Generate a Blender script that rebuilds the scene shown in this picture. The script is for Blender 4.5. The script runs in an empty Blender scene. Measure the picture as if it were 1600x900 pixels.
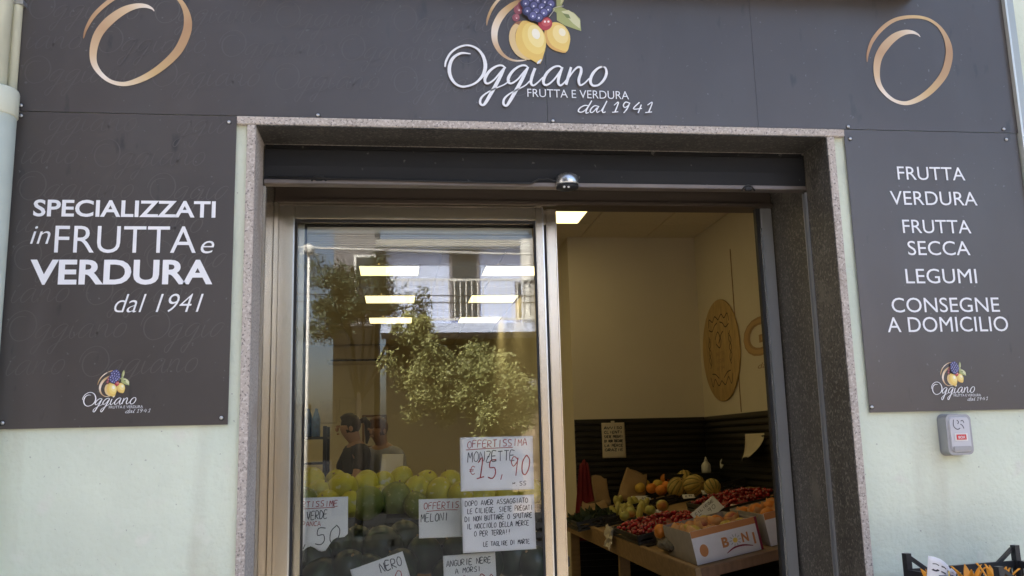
import bpy, bmesh, math, random
from mathutils import Vector, Matrix
random.seed(7)
SC = bpy.context.scene
COL = SC.collection
rad = math.radians

# ---------------------------------------------------------------- camera, sky, sun, exposure
YAW, PIT, ROL = rad(7.614), rad(9.971), rad(-1.458)
FPX, EYE = 1401.18, 1.55
CAM = Vector((0, -3, EYE))
CF = Vector((math.sin(YAW)*math.cos(PIT), math.cos(YAW)*math.cos(PIT), math.sin(PIT)))
_r0 = Vector((math.cos(YAW), -math.sin(YAW), 0)); _u0 = _r0.cross(CF)
CR = math.cos(ROL)*_r0 + math.sin(ROL)*_u0
CU = -math.sin(ROL)*_r0 + math.cos(ROL)*_u0
cd = bpy.data.cameras.new('camera'); cam = bpy.data.objects.new('camera', cd); COL.objects.link(cam)
cd.sensor_width = 36; cd.lens = FPX/1600*36; cd.clip_start = .05; cd.clip_end = 2000
cam.matrix_world = Matrix(((CR.x, CU.x, -CF.x, CAM.x), (CR.y, CU.y, -CF.y, CAM.y), (CR.z, CU.z, -CF.z, CAM.z), (0, 0, 0, 1)))
SC.camera = cam
SUN_EL, SUN_ROT = rad(48), rad(-38)
SKY_STRENGTH, SUN_STRENGTH, EXPOSURE = .125, 5.0, 2.4
w = bpy.data.worlds.new('World'); SC.world = w; w.use_nodes = True
nt = w.node_tree; sky = nt.nodes.new('ShaderNodeTexSky'); sky.sky_type = 'NISHITA'; sky.sun_disc = False
sky.sun_elevation = SUN_EL; sky.sun_rotation = SUN_ROT; sky.dust_density = 6; sky.air_density = .85; sky.ozone_density = .35
bgn = nt.nodes['Background']; bgn.inputs[1].default_value = SKY_STRENGTH
nt.links.new(sky.outputs[0], bgn.inputs[0])
sd = bpy.data.lights.new('sun', 'SUN'); sd.energy = SUN_STRENGTH; sd.angle = rad(.5); sd.color = (1, .94, .84)
sun = bpy.data.objects.new('sun', sd); COL.objects.link(sun)
_sv = Vector((math.sin(SUN_ROT)*math.cos(SUN_EL), math.cos(SUN_ROT)*math.cos(SUN_EL), math.sin(SUN_EL)))
sun.rotation_euler = _sv.to_track_quat('Z', 'Y').to_euler(); sun.location = _sv*30
SC.view_settings.view_transform = 'Standard'; SC.view_settings.look = 'None'
SC.view_settings.exposure = EXPOSURE; SC.view_settings.gamma = 1; SC.view_settings.use_curve_mapping = False
SC.render.engine = 'CYCLES'
SC.cycles.max_bounces = 10; SC.cycles.diffuse_bounces = 5; SC.cycles.transparent_max_bounces = 16
SC.cycles.use_denoising = True

def at(px, py, ax, val):
    """photograph pixel (1600x900) -> point on the plane axis = val"""
    d = CR*((px-800)/FPX) - CU*((py-450)/FPX) + CF
    return CAM + d*((val-CAM[ax])/d[ax])

# ---------------------------------------------------------------- materials
def mat(name, col, rough=.6, metal=0., spec=.5, noise=None, bump=None, speck=None, emit=None, coat=0, spots=None):
    """noise=(scale, amount[, detail, stretch xyz])  bump=(scale, strength)  speck=[(scale, lo, hi, colour)...]"""
    m = bpy.data.materials.new(name); m.use_nodes = True
    N, L = m.node_tree.nodes, m.node_tree.links
    b = N['Principled BSDF']
    b.inputs['Roughness'].default_value = rough; b.inputs['Metallic'].default_value = metal
    b.inputs['Specular IOR Level'].default_value = spec
    if coat: b.inputs['Coat Weight'].default_value = coat; b.inputs['Coat Roughness'].default_value = .15
    tc = N.new('ShaderNodeTexCoord'); src = tc.outputs['Object']
    def tex(scale, detail=4, st=None):
        n = N.new('ShaderNodeTexNoise'); n.inputs['Scale'].default_value = scale; n.inputs['Detail'].default_value = detail
        if st:
            mp = N.new('ShaderNodeMapping'); mp.inputs['Scale'].default_value = st
            L.new(src, mp.inputs[0]); L.new(mp.outputs[0], n.inputs['Vector'])
        else: L.new(src, n.inputs['Vector'])
        return n.outputs['Fac']
    cur = None
    def mix(a, fac, c2):
        x = N.new('ShaderNodeMix'); x.data_type = 'RGBA'
        if isinstance(a, tuple): x.inputs['A'].default_value = (*a, 1)
        else: L.new(a, x.inputs['A'])
        if isinstance(c2, tuple): x.inputs['B'].default_value = (*c2, 1)
        else: L.new(c2, x.inputs['B'])
        L.new(fac, x.inputs['Factor']); return x.outputs['Result']
    def ramp(f, lo, hi):
        r = N.new('ShaderNodeMapRange'); r.inputs['From Min'].default_value = lo; r.inputs['From Max'].default_value = hi
        L.new(f, r.inputs['Value']); return r.outputs['Result']
    cur = tuple(col)
    if noise:
        f = ramp(tex(noise[0], noise[2] if len(noise) > 2 else 5, noise[3] if len(noise) > 3 else None), .3, .7)
        a = noise[1]
        cur = mix(tuple(min(1, c*(1-a)) for c in col), f, tuple(min(1, c*(1+a)) for c in col))
    for s in speck or ():
        cur = mix(cur, ramp(tex(s[0], s[4] if len(s) > 4 else 2, s[5] if len(s) > 5 else None), s[1], s[2]), s[3])
    if isinstance(cur, tuple): b.inputs['Base Color'].default_value = (*cur, 1)
    else: L.new(cur, b.inputs['Base Color'])
    if bump:
        bn = N.new('ShaderNodeBump'); bn.inputs['Strength'].default_value = bump[1]; bn.inputs['Distance'].default_value = bump[2] if len(bump) > 2 else .01
        L.new(tex(bump[0], 6, bump[3] if len(bump) > 3 else None), bn.inputs['Height']); L.new(bn.outputs[0], b.inputs['Normal'])
    if emit:
        b.inputs['Emission Color'].default_value = (*emit[0], 1); b.inputs['Emission Strength'].default_value = emit[1]
    return m

def mat_attr(name, rough=.45):
    """printed ink: colour read from the mesh colour attribute 'ink'"""
    m = bpy.data.materials.new(name); m.use_nodes = True
    N, L = m.node_tree.nodes, m.node_tree.links
    a = N.new('ShaderNodeAttribute'); a.attribute_name = 'ink'
    L.new(a.outputs['Color'], N['Principled BSDF'].inputs['Base Color']); N['Principled BSDF'].inputs['Roughness'].default_value = rough
    return m

def mat_glass(name, ior=1.45):
    m = bpy.data.materials.new(name); m.use_nodes = True
    N, L = m.node_tree.nodes, m.node_tree.links
    N.remove(N['Principled BSDF'])
    t = N.new('ShaderNodeBsdfTransparent'); t.inputs[0].default_value = (.965, .975, .97, 1)
    g = N.new('ShaderNodeBsdfGlossy'); g.inputs['Roughness'].default_value = .004; g.inputs[0].default_value = (1, 1, 1, 1)
    r = N.new('ShaderNodeFresnel'); r.inputs['IOR'].default_value = ior
    x = N.new('ShaderNodeMixShader'); L.new(r.outputs[0], x.inputs[0]); L.new(t.outputs[0], x.inputs[1]); L.new(g.outputs[0], x.inputs[2])
    L.new(x.outputs[0], N['Material Output'].inputs[0])
    return m

M = {}
M['plaster'] = mat('pale green plaster', (.69, .74, .60), .85, noise=(2.6, .085), bump=(48, .55, .006),
                   speck=[(4.5, .56, .74, (.575, .575, .45), 8, (1, 1, .16)), (11, .60, .74, (.72, .74, .62)), (70, .70, .76, (.42, .43, .36)), (1.3, .60, .75, (.55, .63, .53))])
M['pipe'] = mat('painted pipe', (.66, .67, .53), .6, noise=(6, .08), speck=[(14, .66, .74, (.36, .38, .30), 5, (1, 1, .25))])
M['granite'] = mat('speckled granite', (.42, .37, .34), .55, noise=(3, .08), bump=(120, .15, .003),
                   speck=[(150, .52, .60, (.66, .62, .58)), (190, .56, .62, (.10, .09, .085)), (90, .60, .66, (.45, .33, .28))])
M['granite_face'] = mat('pale worn granite edge', (.46, .40, .345), .75, noise=(5, .14), bump=(160, .3, .003),
                   speck=[(95, .50, .62, (.60, .545, .49)), (130, .56, .66, (.21, .185, .17)), (4, .58, .72, (.40, .33, .27))])
M['granite_dark'] = mat('polished dark granite and soffit shade', (.070, .064, .054), .42, spec=.35, noise=(5, .3), bump=(90, .2, .003),
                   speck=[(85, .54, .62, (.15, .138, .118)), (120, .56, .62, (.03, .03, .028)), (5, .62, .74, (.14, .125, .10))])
M['sign'] = mat('charcoal printed panel', (.071, .060, .054), .33, spec=.6, noise=(1.6, .14), bump=(2.5, .12, .01),
                speck=[(5, .60, .80, (.090, .077, .070), 6, (1, 1, .18)), (20, .66, .74, (.040, .036, .035), 3, (1, 1, .3)), (2.2, .50, .75, (.078, .072, .068), 8, (1, 1, .5)), (60, .72, .76, (.13, .125, .12), 2)])
M['sign_ghost'] = mat('faint grey printed script', (.100, .088, .081), .36, spec=.6)
M['white_print'] = mat('white print', (.84, .84, .85), .5)
M['ink'] = mat_attr('coloured print')
M['trim'] = mat('aluminium edge trim', (.40, .41, .37), .45, .6)
M['trim_light'] = mat('pale trim edge', (.62, .64, .60), .4, .4)
M['screw'] = mat('screw steel', (.62, .61, .60), .3, .9)
M['alu'] = mat('bronze anodised aluminium', (.50, .45, .365), .26, .88, noise=(3, .06, 4, (1, 1, .1)))
M['alu_shaded'] = mat('shaded bronze aluminium', (.13, .105, .085), .38, .7, noise=(3, .06))  # header's copy of the bronze; shade below the lintel put into its colour
M['alu_grey'] = mat('grey aluminium', (.42, .43, .44), .38, .7)
M['shutter'] = mat('dark shutter metal', (.018, .0185, .02), .55, .1, spec=.25, noise=(5, .2, 5, (.3, 1, 2)), speck=[(30, .70, .76, (.11, .105, .10))])
M['shutter_edge'] = mat('brown shutter edge', (.17, .14, .12), .4, .4, noise=(8, .15))
M['rubber'] = mat('black rubber', (.015, .015, .016), .6)
M['glass'] = mat_glass('window glass')
M['paint'] = mat('cream wall paint', (.68, .62, .49), .8, noise=(1.2, .05), bump=(40, .1, .003))
M['ceil'] = mat('ceiling board', (.66, .59, .44), .85, noise=(40, .04))
M['slat'] = mat('black slatted board', (.014, .013, .012), .36, spec=.4)
M['floor'] = mat('shop floor tile', (.30, .28, .25), .4, noise=(2, .1))
M['lamp'] = mat('lit lamp panel', (.9, .85, .7), .5, emit=((1, .79, .36), .52))
M['lamp_frame'] = mat('lamp frame', (.7, .7, .68), .5)
M['paper'] = mat('white paper', (.78, .79, .83), .7, noise=(14, .03), bump=(18, .3, .006))
M['paper_dim'] = mat('yellowed paper', (.62, .56, .44), .7, noise=(14, .06), bump=(18, .4, .008))
M['red_pen'] = mat('red marker', (.34, .035, .05), .6)
M['black_pen'] = mat('black marker', (.035, .04, .06), .6)
M['melon'] = mat('netted melon skin', (.60, .52, .05), .5, noise=(9, .2), bump=(45, .5, .006),
                 speck=[(30, .60, .66, (.66, .60, .30), 5), (7, .62, .75, (.26, .30, .05))])
M['melon_green'] = mat('greener melon skin', (.21, .24, .04), .5, noise=(9, .25), bump=(45, .5, .006), speck=[(48, .60, .68, (.40, .39, .15), 4)])
M['watermelon'] = mat('dark watermelon skin', (.012, .030, .016), .35, noise=(8, .4), speck=[(12, .58, .68, (.035, .07, .03), 4, (1, 1, .3))])
M['crate'] = mat('black crate plastic', (.016, .017, .02), .42, noise=(20, .2))
M['crate_grey'] = mat('blue grey crate plastic', (.07, .09, .12), .5, noise=(12, .2))
M['wood'] = mat('pine board', (.33, .21, .10), .6, noise=(5, .22, 6, (.6, 6, 6)), speck=[(6, .70, .76, (.20, .11, .05))])
M['wood_dark'] = mat('brown wood', (.20, .11, .06), .55, noise=(5, .25, 6, (6, 6, .6)))
M['card'] = mat('brown paper', (.40, .27, .14), .8, noise=(12, .1), bump=(22, .4, .01))
M['cherry'] = mat('cherry skin', (.42, .02, .022), .25, coat=.5, noise=(30, .4))
M['cherry_dark'] = mat('dark cherry skin', (.22, .012, .018), .25, coat=.5, noise=(30, .4))
M['orange'] = mat('orange peel', (.75, .25, .03), .5, bump=(160, .2, .002), noise=(6, .1))
M['yellow_fruit'] = mat('yellow fruit skin', (.66, .45, .08), .5, noise=(12, .15))
M['apple'] = mat('apple skin', (.48, .46, .10), .3, noise=(6, .3), speck=[(5, .50, .68, (.55, .16, .05))])
M['peach'] = mat('peach skin', (.62, .30, .12), .65, noise=(6, .2), speck=[(6, .5, .65, (.45, .08, .05))])
M['banana'] = mat('yellow green pepper skin', (.50, .45, .12), .4, noise=(10, .25))
M['squash'] = mat('striped squash skin', (.50, .36, .10), .5, noise=(12, .15))
M['squash_stripe'] = mat('squash stripe', (.22, .20, .05), .5)
M['white_plastic'] = mat('white plastic', (.72, .72, .70), .35)
M['red_cloth'] = mat('red cloth', (.17, .008, .014), .8, noise=(8, .25))
M['box_white'] = mat('white printed carton', (.80, .78, .80), .55, noise=(20, .03))
M['box_side'] = mat('grey carton', (.42, .38, .34), .7, noise=(20, .08))
M['bag_film'] = mat('dull plastic film', (.16, .145, .13), .25, noise=(14, .5), bump=(30, .8, .02))
M['gold_paint'] = mat('pale gold paint', (.52, .33, .14), .5)
M['maroon'] = mat('maroon print', (.25, .02, .05), .5)
M['orange_print'] = mat('orange print', (.60, .25, .09), .5)
M['tissue'] = mat('orange wrapping tissue', (.80, .42, .15), .7, noise=(8, .12), bump=(20, .5, .01))
M['disc'] = mat('wooden sign disc', (.50, .345, .14), .6, noise=(7, .18, 5, (1, 4, 1)))
M['dark_print'] = mat('dark brown print', (.05, .03, .018), .6)
M['grey_case'] = mat('grey metal case', (.33, .34, .36), .4, .5)
M['grey_light'] = mat('light grey plate', (.52, .53, .57), .38, .35)
M['red_label'] = mat('red label', (.62, .05, .05), .45)
M['chrome'] = mat('brushed silver', (.62, .64, .65), .25, .9)
M['skin'] = mat('skin', (.42, .25, .17), .55)
M['hair_dark'] = mat('dark hair', (.022, .016, .013), .5)
M['hair_red'] = mat('auburn hair', (.13, .055, .03), .5)
M['navy'] = mat('navy cloth', (.022, .025, .04), .8)
M['grey_cloth'] = mat('pale grey cloth', (.36, .37, .42), .8)
M['blue'] = mat('blue plastic', (.06, .16, .42), .35, noise=(18, .5))
M['petal'] = mat('orange petals', (.90, .36, .03), .55, noise=(14, .2))
M['petal_yellow'] = mat('yellow petals', (.88, .62, .12), .55, noise=(14, .15))
M['stem'] = mat('green stem', (.14, .26, .06), .6)
M['asphalt'] = mat('asphalt', (.020, .020, .022), .95, spec=.05, noise=(8, .2), bump=(80, .4, .01))
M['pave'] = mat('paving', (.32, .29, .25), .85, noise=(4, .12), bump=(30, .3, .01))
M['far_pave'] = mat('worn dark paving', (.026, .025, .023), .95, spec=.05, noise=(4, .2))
M['kerb'] = mat('kerb stone', (.34, .33, .31), .8, noise=(9, .12))
M['facade_white'] = mat('pale blue render', (.54, .62, .84), .8, noise=(2, .05))
M['facade_brown'] = mat('slate brown render', (.17, .165, .18), .85, noise=(2, .08))
M['facade_dark'] = mat('shade darkened render', (.017, .015, .013), .9, spec=.1, noise=(2, .08))  # near black: tree and balcony shade put into the wall colour
M['pane'] = mat('dark window pane', (.03, .04, .05), .08)
M['railing'] = mat('white railing paint', (.72, .72, .70), .5)
M['stone_block'] = mat('tan stone block', (.32, .24, .17), .8, noise=(5, .2), bump=(14, .5, .02))
M['bark'] = mat('bark', (.025, .02, .016), .95, spec=.1, noise=(12, .3, 5, (2, 2, .5)))
M['leaf_dark'] = mat('dark leaves', (.035, .055, .025), .6, noise=(3, .3))
M['leaf_olive'] = mat('olive leaves', (.22, .23, .085), .6, noise=(3, .3))
M['cable'] = mat('black cable', (.02, .02, .02), .5)

# ---------------------------------------------------------------- mesh builder
class G:
    def __init__(s): s.v, s.f, s.m, s.c, s.sm = [], [], [], [], []
    def add(s, vs, fs, m=0, col=None, smooth=False, xf=None):
        n = len(s.v)
        s.v += [xf @ Vector(p) if xf else Vector(p) for p in vs]
        for i, f in enumerate(fs):
            s.f.append([n+k for k in f]); s.m.append(m); s.sm.append(smooth)
        s.c += (col if isinstance(col, list) else [col or (1, 1, 1)]*len(vs))
        return s
    def box(s, x0, x1, y0, y1, z0, z1, m=0, xf=None):
        vs = [(x, y, z) for x in (x0, x1) for y in (y0, y1) for z in (z0, z1)]
        return s.add(vs, [(0, 1, 3, 2), (4, 6, 7, 5), (0, 4, 5, 1), (2, 3, 7, 6), (0, 2, 6, 4), (1, 5, 7, 3)], m, xf=xf)
    def tube(s, path, r, n=10, m=0, caps=True, xf=None, smooth=True):
        path = [Vector(p) for p in path]; rr = r if isinstance(r, (list, tuple)) else [r]*len(path)
        vs, fs = [], []; up = None
        for i, p in enumerate(path):
            t = (path[min(i+1, len(path)-1)]-path[max(i-1, 0)]).normalized()
            if up is None: up = Vector((0, 0, 1)) if abs(t.z) < .9 else Vector((1, 0, 0))
            a = t.cross(up).normalized(); b = a.cross(t).normalized(); up = b
            vs += [p+(a*math.cos(k*2*math.pi/n)+b*math.sin(k*2*math.pi/n))*rr[i] for k in range(n)]
        for i in range(len(path)-1):
            for k in range(n):
                fs.append((i*n+k, i*n+(k+1) % n, (i+1)*n+(k+1) % n, (i+1)*n+k))
        if caps: fs += [tuple(range(n-1, -1, -1)), tuple((len(path)-1)*n+k for k in range(n))]
        return s.add(vs, fs, m, smooth=smooth, xf=xf)
    def ell(s, c, r, m=0, seg=20, ring=12, xf=None, rot=None, jit=0, fn=None):
        r = r if isinstance(r, (tuple, list)) else (r, r, r); vs, fs = [], []
        c = Vector(c)
        for i in range(ring+1):
            th = math.pi*i/ring
            for k in range(seg):
                ph = 2*math.pi*k/seg
                d = Vector((math.sin(th)*math.cos(ph), math.sin(th)*math.sin(ph), math.cos(th)))
                q = fn(d, th, ph) if fn else 1
                p = Vector((d.x*r[0], d.y*r[1], d.z*r[2]))*q
                vs.append(c+(rot @ p if rot else p))
        for i in range(ring):
            for k in range(seg):
                fs.append((i*seg+k, (i+1)*seg+k, (i+1)*seg+(k+1) % seg, i*seg+(k+1) % seg))
        return s.add(vs, fs, m, smooth=True, xf=xf)
    def lathe(s, prof, c=(0, 0, 0), n=24, m=0, xf=None):
        vs, fs = [], []
        for (r, z) in prof:
            vs += [(c[0]+r*math.cos(2*math.pi*k/n), c[1]+r*math.sin(2*math.pi*k/n), c[2]+z) for k in range(n)]
        for i in range(len(prof)-1):
            for k in range(n): fs.append((i*n+k, i*n+(k+1) % n, (i+1)*n+(k+1) % n, (i+1)*n+k))
        fs += [tuple(range(n-1, -1, -1)), tuple((len(prof)-1)*n+k for k in range(n))]
        return s.add(vs, fs, m, smooth=True, xf=xf)
    # ---- flat print: 2-D points go through fr(s, t, layer)
    def poly(s, pts, fr, lay=0, m=0, col=None):
        return s.add([fr(a, b, lay) for a, b in pts], [tuple(range(len(pts)))], m, col)
    def ribbon(s, pts, wid, fr, lay=0, m=0, col=None, sm=6):
        """stroke of varying width; pts smoothed"""
        wd = wid if isinstance(wid, (list, tuple)) else [wid]*len(pts)
        P, W = catmull(pts, wd, sm) if sm else (pts, wd)
        vs, fs, cs = [], [], []
        for i, (a, b) in enumerate(P):
            p0, p1 = P[max(i-1, 0)], P[min(i+1, len(P)-1)]
            dx, dy = p1[0]-p0[0], p1[1]-p0[1]; l = math.hypot(dx, dy) or 1
            nx, ny = -dy/l*W[i]/2, dx/l*W[i]/2
            vs += [fr(a+nx, b+ny, lay), fr(a-nx, b-ny, lay)]
            c = col(i/(len(P)-1)) if callable(col) else (col or (1, 1, 1)); cs += [c, c]
        for i in range(len(P)-1): fs.append((2*i, 2*i+1, 2*i+3, 2*i+2))
        return s.add(vs, fs, m, cs)
    def build(s, name, mats, parent=None, bev=0, seg=2, label=None, sol=0):
        me = bpy.data.meshes.new(name)
        me.from_pydata([tuple(p) for p in s.v], [], s.f)
        mats = mats if isinstance(mats, list) else [mats]
        for mm in mats: me.materials.append(mm)
        me.polygons.foreach_set('material_index', s.m); me.polygons.foreach_set('use_smooth', s.sm)
        if any(c != (1, 1, 1) for c in s.c):
            a = me.color_attributes.new('ink', 'FLOAT_COLOR', 'POINT')
            for i, c in enumerate(s.c): a.data[i].color = (*c, 1)
        bm = bmesh.new(); bm.from_mesh(me)
        if bev:
            bmesh.ops.bevel(bm, geom=[e for e in bm.edges], offset=bev, segments=seg, affect='EDGES', clamp_overlap=True)
        bmesh.ops.recalc_face_normals(bm, faces=bm.faces); bm.to_mesh(me); bm.free()
        o = bpy.data.objects.new(name, me); COL.objects.link(o)
        if parent: o.parent = parent
        if sol:
            md = o.modifiers.new('thickness', 'SOLIDIFY'); md.thickness = sol; md.offset = 0
        if label: o['label'] = label
        return o

def catmull(pts, wd, k):
    P, W = [], []
    n = len(pts)
    for i in range(n-1):
        p = [pts[max(i-1, 0)], pts[i], pts[i+1], pts[min(i+2, n-1)]]
        for j in range(k):
            t = j/k; t2, t3 = t*t, t*t*t
            c = (-.5*t3+t2-.5*t, 1.5*t3-2.5*t2+1, -1.5*t3+2*t2+.5*t, .5*t3-.5*t2)
            P.append(tuple(sum(c[q]*p[q][a] for q in range(4)) for a in (0, 1)))
            W.append(wd[i]*(1-t)+wd[i+1]*t)
    P.append(pts[-1]); W.append(wd[-1]); return P, W

def thing(name, label, cat, loc=(0, 0, 0), group=None, rz=0):
    o = bpy.data.objects.new(name, None); COL.objects.link(o); o.empty_display_size = .05
    o.location = loc; o.rotation_euler.z = rz
    return tag(o, label, cat, group)
def tag(o, label, cat, group=None):
    o['label'] = label; o['category'] = cat
    if group: o['group'] = group
    return o
def struct(o): o['kind'] = 'structure'; return o
def dup(o, label=None, loc=None, rot=None):
    c = o.copy(); COL.objects.link(c)
    for ch in o.children:
        d = ch.copy(); COL.objects.link(d); d.parent = c
        for g in ch.children:
            e = g.copy(); COL.objects.link(e); e.parent = d
    if label: c['label'] = label
    if loc is not None: c.location = loc
    if rot is not None: c.rotation_euler = rot
    return c

def frame_plane(O, A, B, Nn):
    O, A, B, Nn = map(Vector, (O, A, B, Nn))
    return lambda s, t, lay=0: O+A*s+B*t+Nn*(lay*.0007)

# sans lettering from Blender's built-in face, fitted into a box of the plane
def text2d(body, bold=0, shear=0):
    c = bpy.data.curves.new('tmp', 'FONT'); c.body = body; c.offset = bold; c.shear = shear; c.resolution_u = 4
    o = bpy.data.objects.new('tmp', c); COL.objects.link(o)
    me = bpy.data.meshes.new_from_object(o.evaluated_get(bpy.context.evaluated_depsgraph_get()))
    vs = [(v.co.x, v.co.y) for v in me.vertices]; fs = [tuple(p.vertices) for p in me.polygons]
    bpy.data.objects.remove(o); bpy.data.curves.remove(c); bpy.data.meshes.remove(me)
    return vs, fs
def put_text(g, body, fr, s0, s1, t0, t1, bold=0, shear=0, lay=2, m=0, col=None):
    vs, fs = text2d(body, bold, shear)
    xs = [a for a, b in vs]; ys = [b for a, b in vs]
    x0, x1, y0, y1 = min(xs), max(xs), min(ys), max(ys)
    g.add([fr(s0+(a-x0)/(x1-x0)*(s1-s0), t0+(b-y0)/(y1-y0)*(t1-t0), lay) for a, b in vs], fs, m, col)

# hand lettering: polylines on a 4 x 6 grid
HW = {'A': '0,0 2,6 4,0|1,2 3.2,2.2', 'B': '0,0 0,6 3,5.4 2.6,3.4 0,3 3.4,2.4 3,.4 0,0', 'C': '4,5.2 2,6 .2,3.4 1,.4 4,.8', 'D': '0,0 .3,6 3.2,5 4,2.6 2.4,.2 0,0',
      'E': '3.8,6 .3,5.8 0,0 3.8,.2|.2,3 3,3.2', 'F': '0,0 .3,6 3.8,6|.2,3.2 3,3.2', 'G': '4,5 2,6 .2,3 1.4,0 3.8,.8 3.8,2.6 2.2,2.6', 'I': '2,0 2.1,6', 'L': '.4,6 0,0 3.6,.2',
      'M': '0,0 .5,6 2,2.4 3.6,6 4,0', 'N': '0,0 .3,6 3.6,0 4,6', 'O': '2,6 .2,4 .4,1 2,0 3.8,1.6 3.6,4.8 2,6', 'P': '0,0 .2,6 3.4,5.2 3,3.2 .2,2.8', 'R': '0,0 .2,6 3.4,5.2 3,3.2 .2,2.8 3.8,0',
      'S': '3.8,5.4 2,6 .4,4.8 1.4,3.3 3.4,2.4 3.2,.4 .2,.3', 'T': '2,0 2,6|0,5.8 4,6', 'U': '.2,6 .4,1 2,0 3.6,1 3.8,6', 'V': '0,6 2,0 4,6', 'Z': '.2,6 3.8,6 .2,.2 4,0|1,3 3,3.2', 'H': '0,0 .2,6|3.8,0 4,6|.1,3 4,3',
      '0': '2.4,6 .6,4.2 .4,1 1.8,0 3.4,1.8 3.8,4.8 2.4,6', '1': '.6,4.6 2.6,6 1.6,0|0,-.2 3.4,.4', '5': '3.8,6 1.2,5.8 .8,3.4 3,3.4 3.4,1.4 2,0 0,.4', '9': '3.6,5.2 1.8,6 .6,4.4 1.6,3 3.4,4.4 3.6,5.4 2.6,0',
      '€': '3.8,5.2 2.2,5.6 .8,3 2,.4 3.8,1|0,3.6 3,3.6|0,2.6 2.8,2.6', ',': '1.4,.6 .8,-1', '!': '2,1.8 2.4,6|1.9,0 2,.4', '.': '1,0 1.3,.3', 'Y': '0,6 2,3 4,6|2,3 1.6,0', '*': '0,2 4,4|0,4 4,2'}
rng = random.Random(3)
def hand(g, body, fr, s0, s1, t0, h, pen, m=0, lay=2, slope=0):
    n = len(body); step = (s1-s0)/n; cw = step*.78
    for i, ch in enumerate(body):
        if ch not in HW: continue
        x = s0+i*step; jy = rng.uniform(-.05, .05)*h; sl = rng.uniform(.02, .14)
        for st in HW[ch].split('|'):
            pts = []
            for q in st.split():
                a, b = map(float, q.split(','))
                pts.append((x+(a/4+b/6*sl)*cw, t0+jy+b/6*h*rng.uniform(.94, 1.04)+slope*(x-s0)))
            if len(pts) == 2: pts = [pts[0], ((pts[0][0]+pts[1][0])/2, (pts[0][1]+pts[1][1])/2), pts[1]]
            g.ribbon(pts, pen*rng.uniform(.8, 1.15), fr, lay, m, sm=3)

# ---------------------------------------------------------------- ground, street
g = G(); g.box(-150, 150, -150, .5, -.4, -.12); struct(g.build('road', M['asphalt']))
g = G(); g.box(-40, 40, -6.4, 13.9, -.118, -.004); struct(g.build('pavement', M['pave']))
g = G()
for i in range(40): g.box(-40+i*2, -38.004+i*2, -6.56, -6.403, -.118, .004)
struct(g.build('kerb', M['kerb'], bev=.012))
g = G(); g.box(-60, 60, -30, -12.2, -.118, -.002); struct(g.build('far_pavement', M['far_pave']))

# ---------------------------------------------------------------- the shop building
XL, XR, ZS, ZT = -.462, 1.583, 2.644, 2.672          # clear stone opening, soffit and top of the lintel
SX, YB, ZC, ZD, XB, YF = 2.75, 4.80, 3.40, 1.76, 1.56, 13.4   # room: side wall, near back wall, ceiling, dado, corner, far wall
shop = thing('shop_building', 'pale green rendered shop front with a granite framed doorway', 'shop')
g = G()
g.box(-9, XL-.030, 0, .45, 0, 4.6); g.box(XR+.029, 11, 0, .45, 0, 4.6); g.box(XL-.0299, XR+.0289, .0, .45, ZT+.001, 4.6)
g.build('facade_wall', M['plaster'], shop)
g = G(); g.box(-9, -8.7, .452, 14, 0, 4.6); g.box(10.7, 11, .452, 14, 0, 4.6); g.box(-8.698, 10.698, 13.7, 14, 0, 4.6)
g.build('rear_wall', M['plaster'], shop)
g = G(); g.box(-9.2, 11.2, -.25, 14.2, 4.602, 4.8); g.build('roof', M['kerb'], shop)
g = G(); g.box(-.5255, 1.652, -.022, .598, ZS, ZT)
g.build('stone_lintel', M['granite_face'], shop, bev=.002)
for x0, x1 in ((XL-.029, XL), (XR, XR+.0275)):
    g = G(); g.box(x0, x1, -.0215, .168, 0, ZS-.0012); g.build('stone_jamb', M['granite_face'], shop, bev=.002)
# inner reveal slabs behind the shutter guides
g = G(); g.box(XL-.029, XL-.001, .1985, .60, 0, ZS-.001); g.build('inner_reveal', M['alu'], shop)
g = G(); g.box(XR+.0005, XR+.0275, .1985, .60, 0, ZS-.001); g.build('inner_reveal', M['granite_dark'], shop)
g = G(); g.box(XL+.001, XR-.0045, -.0195, .1675, ZS-.0035, ZS-.0006); g.build('dark_facing', M['granite_dark'], shop)  # dark sheet under the lintel; soffit shade put into its colour
# polished facing on the flank of the right jamb, 2 mm proud
g = G(); g.box(XR-.0035, XR-.0005, -.0195, .1675, .002, ZS-.0042); g.build('dark_facing', M['granite_dark'], shop)
for x0 in (XL-.012, XR-.010):
    g = G(); g.box(x0, x0+.022, .1695, .174, 0, ZS-.16); g.box(x0, x0+.022, .192, .197, 0, ZS-.16); g.box(x0+(.0 if x0 < 0 else .017), x0+(.005 if x0 < 0 else .022), .1742, .1918, 0, ZS-.16)
    g.build('shutter_guide', M['alu_grey'] if x0 > 0 else M['alu'], shop)
# rolled shutter: visible bottom slats
sh = G()
prof = [(.172, 2.508), (.168, 2.560), (.170, 2.622), (.178, 2.628), (.182, 2.6425), (.205, 2.6425), (.205, 2.508)]
n = len(prof); sh.add([(x, y, z) for x in (XL+.003, XR-.005) for (y, z) in prof], [tuple(range(n)), tuple(range(2*n-1, n-1, -1))]+[(i, (i+1) % n, n+(i+1) % n, n+i) for i in range(n)])
sho = sh.build('roller_shutter', M['shutter'], shop)
g = G(); g.box(XL+.003, XR-.005, .160, .208, 2.492, 2.507); g.build('bottom_rail', M['shutter_edge'], sho, bev=.002)
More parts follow.
